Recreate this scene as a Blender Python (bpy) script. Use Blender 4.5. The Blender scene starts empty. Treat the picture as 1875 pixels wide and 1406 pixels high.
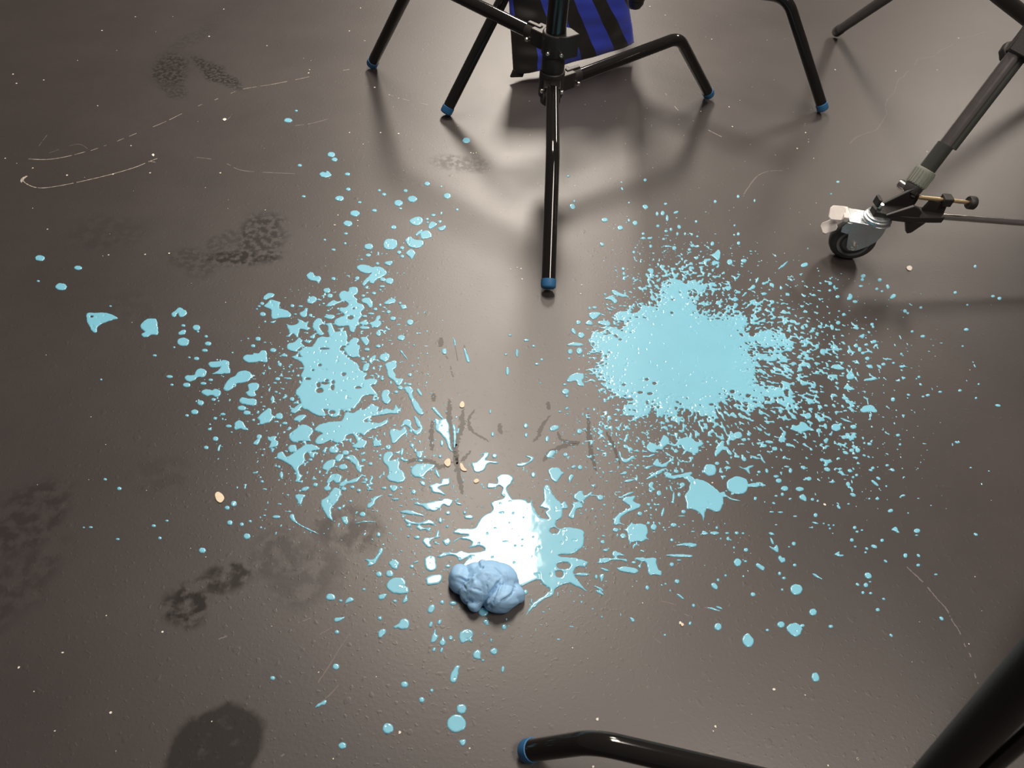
import bpy, bmesh, math, random
import numpy as np
from mathutils import Vector, Matrix

# ------------------------------------------------------------------ camera
W, H, F = 1875, 1406, 1390.0
PITCH, ROLL, CAMH = math.radians(51), math.radians(4), 1.0
sc = bpy.context.scene
fw = Vector((0, math.cos(PITCH), -math.sin(PITCH)))
rt0 = Vector((1, 0, 0)); up0 = rt0.cross(fw)
rt = math.cos(ROLL) * rt0 + math.sin(ROLL) * up0
up = -math.sin(ROLL) * rt0 + math.cos(ROLL) * up0
cd = bpy.data.cameras.new('camera'); cam = bpy.data.objects.new('camera', cd)
sc.collection.objects.link(cam); sc.camera = cam
cd.sensor_fit = 'HORIZONTAL'; cd.sensor_width = 36.0; cd.lens = 36.0 * F / W; cd.clip_start = 0.02
cd.dof.use_dof = True; cd.dof.focus_distance = 1.30; cd.dof.aperture_fstop = 11.0
cam.matrix_world = Matrix(((rt.x, up.x, -fw.x, 0), (rt.y, up.y, -fw.y, 0), (rt.z, up.z, -fw.z, CAMH), (0, 0, 0, 1)))

# ------------------------------------------------------------------ light
sc.view_settings.view_transform = 'Standard'; sc.view_settings.look = 'None'
sc.view_settings.gamma = 1.0; sc.view_settings.use_curve_mapping = False
sc.view_settings.exposure = -0.05
world = bpy.data.worlds.new('world'); sc.world = world; world.use_nodes = True
bg = world.node_tree.nodes['Background']
bg.inputs[0].default_value = (1.0, 0.88, 0.85, 1); bg.inputs[1].default_value = 0.10

def area(name, loc, sx, sy, power, col=(1, 0.89, 0.77), rot=0):
    d = bpy.data.lights.new(name, 'AREA'); d.shape = 'RECTANGLE'; d.size = sx; d.size_y = sy
    d.energy = power; d.color = col
    o = bpy.data.objects.new(name, d); sc.collection.objects.link(o); o.location = loc
    o.rotation_euler = (0, 0, rot)
    return o
area('ceiling_lamp', (-0.12, 2.26, 2.8), 0.62, 1.25, 93)
area('ceiling_lamp_far', (-0.05, 5.0, 2.8), 0.62, 1.25, 205)
area('ceiling_lamp_right', (3.3, 5.4, 2.8), 0.62, 1.25, 88)
area('ceiling_lamp_near', (1.15, 0.0, 2.8), 0.62, 1.25, 58)

# ------------------------------------------------------------------ helpers
def ray(x, y):
    return rt * ((x - W / 2) / F) + up * (-(y - H / 2) / F) + fw
def at(x, y, z=0.0):
    d = ray(x, y); t = (z - CAMH) / d.z
    return Vector((0, 0, CAMH)) + d * t
def px(P):
    q = Vector(P) - Vector((0, 0, CAMH)); dz = q.dot(fw)
    return W / 2 + F * q.dot(rt) / dz, H / 2 - F * q.dot(up) / dz

def tag(o, label=None, cat=None, group=None, kind=None):
    if label: o['label'] = label
    if cat: o['category'] = cat
    if group: o['group'] = group
    if kind: o['kind'] = kind
    return o
def empty(name, loc, label, cat, group=None):
    o = bpy.data.objects.new(name, None); sc.collection.objects.link(o); o.location = loc
    o.empty_display_size = 0.05
    return tag(o, label, cat, group)

class MB:
    """collects shapes; build() links them as one mesh object"""
    def __init__(s): s.v = []; s.f = []
    def add(s, vs, fs):
        n = len(s.v); s.v += [tuple(v) for v in vs]; s.f += [tuple(i + n for i in f) for f in fs]
    def tube(s, path, r, n=20, cap=True):
        path = [Vector(p) for p in path]; m = len(path)
        rs = r if isinstance(r, (list, tuple)) else [r] * m
        T = [((path[min(i + 1, m - 1)] - path[max(i - 1, 0)]).normalized()) for i in range(m)]
        a = Vector((0, 0, 1)) if abs(T[0].z) < 0.9 else Vector((1, 0, 0))
        u = (a - T[0] * a.dot(T[0])).normalized(); vs = []; fs = []
        for i in range(m):
            u = (u - T[i] * u.dot(T[i])).normalized(); w = T[i].cross(u)
            for k in range(n):
                q = 2 * math.pi * k / n
                vs.append(path[i] + (u * math.cos(q) + w * math.sin(q)) * rs[i])
        for i in range(m - 1):
            for k in range(n):
                k2 = (k + 1) % n
                fs.append((i * n + k, i * n + k2, (i + 1) * n + k2, (i + 1) * n + k))
        if cap:
            fs.append(tuple(range(n - 1, -1, -1))); fs.append(tuple((m - 1) * n + k for k in range(n)))
        s.add(vs, fs); return s
    def lathe(s, p0, axis, prof, n=28):
        """prof: list of (distance along axis, radius)"""
        p0 = Vector(p0); axis = Vector(axis).normalized()
        a = Vector((0, 0, 1)) if abs(axis.z) < 0.9 else Vector((1, 0, 0))
        u = (a - axis * a.dot(axis)).normalized(); w = axis.cross(u); vs = []; fs = []
        for (d, r) in prof:
            for k in range(n):
                q = 2 * math.pi * k / n
                vs.append(p0 + axis * d + (u * math.cos(q) + w * math.sin(q)) * max(r, 1e-5))
        for i in range(len(prof) - 1):
            for k in range(n):
                k2 = (k + 1) % n
                fs.append((i * n + k, i * n + k2, (i + 1) * n + k2, (i + 1) * n + k))
        fs.append(tuple(range(n - 1, -1, -1))); fs.append(tuple((len(prof) - 1) * n + k for k in range(n)))
        s.add(vs, fs); return s
    def prism(s, poly, o, ux, uy, uz, d):
        """poly in (ux, uy) from origin o, extruded d along uz"""
        o, ux, uy, uz = Vector(o), Vector(ux), Vector(uy), Vector(uz); n = len(poly)
        vs = [o + ux * x + uy * y for x, y in poly] + [o + ux * x + uy * y + uz * d for x, y in poly]
        fs = [tuple(range(n - 1, -1, -1)), tuple(range(n, 2 * n))]
        fs += [(i, (i + 1) % n, n + (i + 1) % n, n + i) for i in range(n)]
        s.add(vs, fs); return s
    def box(s, c, ux, uy, uz, a, b, d):
        return s.prism([(-a / 2, -b / 2), (a / 2, -b / 2), (a / 2, b / 2), (-a / 2, b / 2)],
                       Vector(c) - Vector(uz) * d / 2, ux, uy, uz, d)
    def build(s, name, mat, parent=None, smooth=35, bevel=0, sub=0, label=None):
        me = bpy.data.meshes.new(name); me.from_pydata(s.v, [], s.f); me.update()
        bm = bmesh.new(); bm.from_mesh(me); bmesh.ops.recalc_face_normals(bm, faces=bm.faces); bm.to_mesh(me); bm.free()
        o = bpy.data.objects.new(name, me); sc.collection.objects.link(o)
        me.materials.append(mat)
        if smooth:
            me.polygons.foreach_set('use_smooth', [True] * len(me.polygons))
            me.set_sharp_from_angle(angle=math.radians(smooth))
        if bevel:
            b = o.modifiers.new('bevel', 'BEVEL'); b.width = bevel; b.segments = 2; b.limit_method = 'ANGLE'; b.angle_limit = math.radians(40)
        if sub:
            b = o.modifiers.new('sub', 'SUBSURF'); b.levels = sub; b.render_levels = sub
        if parent is not None:
            o.parent = parent; q = parent; t = Vector((0, 0, 0))
            while q is not None: t += Vector(q.location); q = q.parent
            for v in me.vertices: v.co -= t
        else:
            t = sum((v.co for v in me.vertices), Vector()) / len(me.vertices); t.z = min(v.co.z for v in me.vertices)
            for v in me.vertices: v.co -= t
            o.location = t
        if label: o['label'] = label
        return o

def mat(name, col, rough=0.5, metal=0.0, spec=0.5, coat=0.0, bump=0, bscale=100, rvar=0, cvar=0, coatr=0.05):
    m = bpy.data.materials.new(name); m.use_nodes = True; nt = m.node_tree; b = nt.nodes['Principled BSDF']
    b.inputs['Base Color'].default_value = (*col, 1); b.inputs['Roughness'].default_value = rough
    b.inputs['Metallic'].default_value = metal; b.inputs['Specular IOR Level'].default_value = spec
    b.inputs['Coat Weight'].default_value = coat; b.inputs['Coat Roughness'].default_value = coatr
    tc = nt.nodes.new('ShaderNodeTexCoord'); ns = nt.nodes.new('ShaderNodeTexNoise')
    ns.inputs['Scale'].default_value = bscale; ns.inputs['Detail'].default_value = 4
    nt.links.new(tc.outputs['Object'], ns.inputs['Vector'])
    if bump:
        bp = nt.nodes.new('ShaderNodeBump'); bp.inputs['Strength'].default_value = bump; bp.inputs['Distance'].default_value = 0.002
        nt.links.new(ns.outputs['Fac'], bp.inputs['Height']); nt.links.new(bp.outputs['Normal'], b.inputs['Normal'])
    if rvar:
        mr = nt.nodes.new('ShaderNodeMapRange'); mr.inputs['To Min'].default_value = rough - rvar; mr.inputs['To Max'].default_value = rough + rvar
        nt.links.new(ns.outputs['Fac'], mr.inputs['Value']); nt.links.new(mr.outputs['Result'], b.inputs['Roughness'])
    if cvar:
        mx = nt.nodes.new('ShaderNodeMix'); mx.data_type = 'RGBA'
        mx.inputs['A'].default_value = (*[c * (1 - cvar) for c in col], 1); mx.inputs['B'].default_value = (*[min(1, c * (1 + cvar)) for c in col], 1)
        nt.links.new(ns.outputs['Fac'], mx.inputs['Factor']); nt.links.new(mx.outputs['Result'], b.inputs['Base Color'])
    return m

M_black = mat('black_gloss_tube', (0.0085, 0.0078, 0.0075), 0.09, spec=0.55, rvar=0.03, bscale=60)
M_cast = mat('black_cast_metal', (0.018, 0.016, 0.015), 0.45, bump=0.15, bscale=900)
M_plast = mat('black_plastic', (0.016, 0.014, 0.014), 0.55, bump=0.1, bscale=500)
M_bluecap = mat('blue_rubber', (0.025, 0.135, 0.31), 0.55, cvar=0.15, bscale=80)
M_steel = mat('zinc_steel', (0.62, 0.66, 0.68), 0.3, metal=1.0, rvar=0.12, bscale=120)
M_bolt = mat('bolt_steel', (0.75, 0.72, 0.66), 0.25, metal=1.0)
M_chrome = mat('satin_chrome', (0.58, 0.55, 0.52), 0.20, metal=1.0, rvar=0.05, bscale=60)
M_sleeve = mat('grey_sleeve', (0.040, 0.042, 0.038), 0.3, rvar=0.06, bscale=200)
M_collar = mat('grey_green_plastic', (0.19, 0.205, 0.175), 0.5, cvar=0.15, bscale=150)
M_brass = mat('brass_rod', (0.80, 0.62, 0.38), 0.32, metal=1.0)
M_pedal = mat('pale_brake_plate', (0.60, 0.56, 0.54), 0.45, cvar=0.12, bscale=150)
M_tyre = mat('dark_tyre', (0.032, 0.030, 0.026), 0.55, bump=0.1, bscale=300)
M_rim = mat('grey_wheel_rim', (0.13, 0.12, 0.14), 0.5, cvar=0.2, bscale=200)
M_nylon = mat('black_nylon', (0.012, 0.011, 0.011), 0.75, bump=0.3, bscale=1500)
M_paint = mat('light_blue_paint', (0.155, 0.465, 0.62), 0.50, spec=0.6, coat=1.0, coatr=0.06, cvar=0.07, bscale=18)
M_cream = mat('cream_flake', (0.68, 0.585, 0.44), 0.7, cvar=0.15, bscale=300)
M_white = mat('white_fleck', (0.70, 0.66, 0.58), 0.7)

# ------------------------------------------------------------------ floor (surface, scratches and dried trickles in one mesh)
def floor_material():
    m = bpy.data.materials.new('dark_studio_floor'); m.use_nodes = True; nt = m.node_tree; N = nt.nodes; L = nt.links
    b = N['Principled BSDF']; tc = N.new('ShaderNodeTexCoord')
    def noise(scale, detail=4, rough=0.5, vec=None):
        n = N.new('ShaderNodeTexNoise'); n.inputs['Scale'].default_value = scale; n.inputs['Detail'].default_value = detail
        n.inputs['Roughness'].default_value = rough; L.new(vec or tc.outputs['Object'], n.inputs['Vector']); return n.outputs['Fac']
    def math_(op, a, c=None, clamp=False):
        n = N.new('ShaderNodeMath'); n.operation = op; n.use_clamp = clamp
        for i, q in enumerate((a, c)):
            if q is None: continue
            if isinstance(q, (int, float)): n.inputs[i].default_value = q
            else: L.new(q, n.inputs[i])
        return n.outputs[0]
    def ramp(v, a, c, to0=0.0, to1=1.0):
        n = N.new('ShaderNodeMapRange'); n.interpolation_type = 'SMOOTHSTEP'
        n.inputs['From Min'].default_value = a; n.inputs['From Max'].default_value = c
        n.inputs['To Min'].default_value = to0; n.inputs['To Max'].default_value = to1
        L.new(v, n.inputs['Value']); return n.outputs['Result']
    # scuffs: footprints and rubbed patches. (centre px, end of axis 1, half width of axis 2 in m, strength, grain scale)
    scuffs = [((312, 128), (312, 92), 0.050, 0.9, 260), ((395, 132), (450, 172), 0.030, 0.95, 300), ((350, 70), (400, 40), 0.035, 0.4, 200),
              ((320, 165), (345, 180), 0.03, 0.7, 300), ((478, 425), (530, 430), 0.070, 0.8, 170), ((440, 470), (530, 462), 0.032, 0.9, 170),
              ((350, 480), (395, 500), 0.04, 0.55, 170), ((410, 440), (440, 420), 0.030, 0.5, 200), ((398, 1368), (404, 1445), 0.060, 0.8, 60),
              ((340, 1110), (385, 1080), 0.035, 0.9, 120), ((420, 1060), (480, 1030), 0.028, 0.8, 120), ((500, 1020), (560, 1005), 0.05, 0.35, 120),
              ((60, 945), (120, 960), 0.075, 0.6, 110), ((290, 870), (350, 885), 0.04, 0.3, 110), ((200, 425), (285, 420), 0.06, 0.35, 120),
              ((30, 1070), (80, 1100), 0.09, 0.5, 90), ((640, 970), (705, 975), 0.04, 0.4, 90), ((845, 300), (905, 310), 0.035, 0.35, 200),
              ((560, 1050), (640, 1040), 0.06, 0.3, 80), ((240, 560), (300, 570), 0.05, 0.25, 90)]
    wob = N.new('ShaderNodeTexNoise'); wob.inputs['Scale'].default_value = 16; wob.inputs['Detail'].default_value = 3
    L.new(tc.outputs['Object'], wob.inputs['Vector'])
    wv = N.new('ShaderNodeVectorMath'); wv.operation = 'MULTIPLY_ADD'; L.new(wob.outputs['Color'], wv.inputs[0])
    wv.inputs[1].default_value = (0.05, 0.05, 0); wv.inputs[2].default_value = (-0.025, -0.025, 0)
    wa = N.new('ShaderNodeVectorMath'); wa.operation = 'ADD'; L.new(tc.outputs['Object'], wa.inputs[0]); L.new(wv.outputs[0], wa.inputs[1])
    total = None; grains = {}
    for (c, e, hw, st, gs) in scuffs:
        C, E = at(*c), at(*e); a = (E - C); la = a.length; ang = math.atan2(a.y, a.x)
        mp = N.new('ShaderNodeMapping'); mp.vector_type = 'TEXTURE'
        mp.inputs['Location'].default_value = (C.x, C.y, 0); mp.inputs['Rotation'].default_value = (0, 0, ang); mp.inputs['Scale'].default_value = (la, hw, 1)
        L.new(wa.outputs[0], mp.inputs['Vector'])
        ln = N.new('ShaderNodeVectorMath'); ln.operation = 'LENGTH'; L.new(mp.outputs[0], ln.inputs[0])
        msk = ramp(ln.outputs['Value'], 1.15, 0.55 if c != (398, 1368) else 0.95)
        if gs not in grains: grains[gs] = ramp(noise(gs * 0.45, 3), 0.36, 0.58)
        g = grains[gs]
        mk = math_('MULTIPLY', math_('MULTIPLY', msk, g if gs > 60 else ramp(noise(60, 2), 0.0, 0.45)), st)
        total = mk if total is None else math_('MAXIMUM', total, mk)
    dust = ramp(noise(2.2, 5, 0.6), 0.3, 0.75); fine = noise(55, 5, 0.6)
    base = N.new('ShaderNodeMix'); base.data_type = 'RGBA'
    base.inputs['A'].default_value = (0.024, 0.0185, 0.0180, 1); base.inputs['B'].default_value = (0.035, 0.0275, 0.0265, 1)
    L.new(math_('MULTIPLY', math_('ADD', dust, fine), 0.5), base.inputs['Factor'])
    dark = N.new('ShaderNodeMix'); dark.data_type = 'RGBA'; L.new(base.outputs['Result'], dark.inputs['A'])
    dark.inputs['B'].default_value = (0.0085, 0.0065, 0.006, 1); L.new(total, dark.inputs['Factor'])
    L.new(dark.outputs['Result'], b.inputs['Base Color'])
    rg = math_('ADD', math_('MULTIPLY', dust, 0.05), math_('ADD', math_('MULTIPLY', total, 0.14), 0.42))
    L.new(rg, b.inputs['Roughness'])
    L.new(math_('SUBTRACT', 0.85, math_('MULTIPLY', total, 0.62)), b.inputs['Specular IOR Level'])
    # surface: fine orange peel plus dried clear droplets
    pv = noise(190, 3, 0.55); drop = ramp(noise(70, 1, 0.3), 0.69, 0.79); drop2 = ramp(noise(150, 1, 0.3), 0.66, 0.75)
    h = math_('ADD', math_('MULTIPLY', pv, 0.5), math_('ADD', math_('MULTIPLY', drop, 0.55), math_('MULTIPLY', drop2, 0.5)))
    bp = N.new('ShaderNodeBump'); bp.inputs['Strength'].default_value = 0.17; bp.inputs['Distance'].default_value = 0.0012
    L.new(h, bp.inputs['Height']); L.new(bp.outputs['Normal'], b.inputs['Normal'])
    return m
M_floor = floor_material()
M_scratch = mat('pale_scratch', (0.36, 0.32, 0.27), 0.8)
M_crack = mat('faded_crack', (0.125, 0.108, 0.108), 0.6)
M_trickle = mat('dried_trickle', (0.023, 0.0175, 0.0145), 0.44)

rng = random.Random(7)
fv, ff, fm = [], [], []
S = 6.0
fv += [(-S, -S + 2, 0), (S, -S + 2, 0), (S, S + 2, 0), (-S, S + 2, 0)]; ff.append((0, 1, 2, 3)); fm.append(0)
def catmull(pts, k=6, closed=False):
    n = len(pts); out = []
    for i in range(n if closed else n - 1):
        g = (lambda j: pts[j % n]) if closed else (lambda j: pts[max(0, min(n - 1, j))])
        p0, p1, p2, p3 = g(i - 1), g(i), g(i + 1), g(i + 2)
        for q in range(k):
            t = q / k
            out.append(tuple(0.5 * (2 * b + (c - a) * t + (2 * a - 5 * b + 4 * c - d) * t * t + (3 * b - a - 3 * c + d) * t ** 3) for a, b, c, d in zip(p0, p1, p2, p3)))
    if not closed: out.append(tuple(pts[-1]))
    return out
def ribbon(pts, w, mi, dash=0.0, z=0.0001, jit=0.0, smooth=True, taper=False):
    """a mark on the floor following photo points, w metres wide; dash = share of gaps"""
    P = [at(x, y, z) for x, y in (catmull(pts, 10) if smooth else pts)]
    Q = []
    for a, b in zip(P, P[1:]):
        n = max(1, int((b - a).length / 0.006))
        Q += [a + (b - a) * (i / n) for i in range(n)]
    Q.append(P[-1]); n = len(Q); on = True; prev = None
    for i in range(n):
        t = (Q[min(i + 1, n - 1)] - Q[max(i - 1, 0)]); s = Vector((-t.y, t.x, 0)).normalized()
        k = (math.sin(math.pi * (i + 0.5) / n) ** 0.5 if taper else 1) * rng.uniform(0.5, 1.25)
        c = Q[i] + s * rng.uniform(-jit, jit)
        fv.append(c + s * w * k / 2); fv.append(c - s * w * k / 2); j = len(fv)
        if dash and rng.random() < 0.35: on = rng.random() > dash
        if prev is not None and on: ff.append((prev, prev + 1, j - 1, j - 2)); fm.append(mi)
        prev = j - 2
def blotch(x, y, r, mi, z=0.00012, n=7):
    c = at(x, y, z); j = len(fv)
    for k in range(n):
        q = 2 * math.pi * k / n; fv.append(c + Vector((math.cos(q), math.sin(q), 0)) * r * rng.uniform(0.6, 1.25))
    ff.append(tuple(range(j, j + n))); fm.append(mi)
# long pale scratches at the left
ribbon([(52, 291), (85, 292), (120, 287), (156, 278)], 0.0016, 1, 0.15)
ribbon([(160, 278), (205, 262), (250, 244), (300, 224), (345, 202), (370, 191)], 0.0011, 1, 0.45)
ribbon([(393, 183), (420, 172), (445, 163), (500, 154), (550, 144), (590, 135), (640, 127)], 0.0013, 1, 0.3)
ribbon([(40, 328), (48, 336), (65, 343), (90, 343), (140, 334), (200, 320), (245, 307), (270, 297), (288, 290)], 0.0017, 1, 0.12)
ribbon([(39, 334), (42, 327), (50, 322)], 0.007, 1, taper=True)
ribbon([(673, 158), (685, 164), (712, 173), (745, 183), (805, 196)], 0.0013, 1, 0.5)
ribbon([(272, 295), (285, 297)], 0.0012, 1)
ribbon([(405, 218), (416, 219), (425, 209)], 0.0012, 2, 0.3); ribbon([(540, 230), (570, 226), (600, 218)], 0.003, 2, 0.4)
ribbon([(1218, 170), (1240, 200), (1268, 220), (1297, 238), (1329, 254)], 0.0017, 1, 0.3)
ribbon([(360, 288), (405, 294), (420, 302), (450, 313), (540, 318)], 0.0022, 2, 0.5)
ribbon([(55, 290), (75, 262), (88, 245)], 0.001, 2, 0.3); ribbon([(90, 280), (140, 264), (160, 272)], 0.001, 2, 0.4)
# crack at the right and the seam lower right
ribbon([(1806, 57), (1780, 66), (1748, 70), (1743, 83), (1722, 92), (1710, 103), (1680, 108), (1674, 122), (1660, 132), (1655, 140), (1645, 145), (1641, 158), (1637, 170), (1625, 182), (1621, 195), (1624, 208), (1616, 222), (1605, 238), (1585, 244), (1566, 252), (1556, 263)], 0.0030, 2, 0.12, jit=0.0006, smooth=False)
ribbon([(1433, 312), (1405, 314), (1385, 324), (1370, 343), (1362, 356)], 0.0026, 2, 0.2, jit=0.0006)
ribbon([(1660, 1038), (1690, 1066), (1715, 1095), (1733, 1115), (1743, 1135), (1757, 1157), (1766, 1180), (1778, 1203), (1785, 1235), (1791, 1252)], 0.0020, 2, 0.35, jit=0.0006)
# dark dried trickles in the middle
for pts, w in (([(795, 720), (794, 735)], .008), ([(822, 730), (823, 745), (822, 765), (828, 800), (834, 830), (838, 850)], .008), ([(792, 770), (790, 800), (791, 825)], .007),
               ([(850, 748), (845, 765), (848, 775), (838, 800), (834, 830), (842, 880), (846, 905)], .009), ([(870, 750), (858, 770), (866, 790), (895, 808)], .005),
               ([(914, 775), (918, 795)], .007), ([(1008, 760), (992, 780), (985, 800), (975, 808)], .006), ([(1022, 790), (1028, 805), (1050, 810), (1062, 808)], .005),
               ([(1060, 812), (1030, 818), (1005, 830), (995, 845)], .007), ([(1076, 755), (1078, 790), (1083, 830), (1091, 862)], .007), ([(1110, 790), (1125, 820), (1135, 850)], .006),
               ([(808, 618), (806, 635)], .009), ([(1003, 735), (1005, 750)], .006), ([(830, 845), (805, 855), (790, 845), (760, 842), (745, 848)], .007), ([(862, 825), (845, 845)], .005)):
    ribbon(pts, w * 1.25, 3, 0, 0.00008, jit=0.0012, taper=True)
ribbon([(812, 640), (822, 665), (830, 690)], 0.0035, 2, 0.5, jit=.001); ribbon([(832, 625), (838, 660)], 0.0025, 2, 0.4); ribbon([(850, 632), (857, 660)], .0035, 2, 0.3)
for a in (([(640, 1160), (582, 1250)]), ([(620, 1255), (585, 1290)]), ([(540, 1142), (575, 1130)]), ([(585, 1162), (610, 1148)]), ([(1210, 1100), (1260, 1113)]), ([(1230, 1115), (1262, 1128)]),
          ([(1290, 1112), (1318, 1118)]), ([(400, 1170), (432, 1160)]), ([(1072, 1152), (1088, 1170)]), ([(1195, 1165), (1212, 1180)]), ([(495, 1405), (535, 1365)])):
    ribbon(a, 0.0018, 2, 0.3, jit=.0005)
me = bpy.data.meshes.new('floor'); me.from_pydata([tuple(v) for v in fv], [], ff); me.update()
for q in (M_floor, M_scratch, M_crack, M_trickle): me.materials.append(q)
me.polygons.foreach_set('material_index', fm)
floor = bpy.data.objects.new('floor', me); sc.collection.objects.link(floor)
tag(floor, 'dark grey brown studio floor with scuffs and scratches', 'floor', kind='structure')

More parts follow.
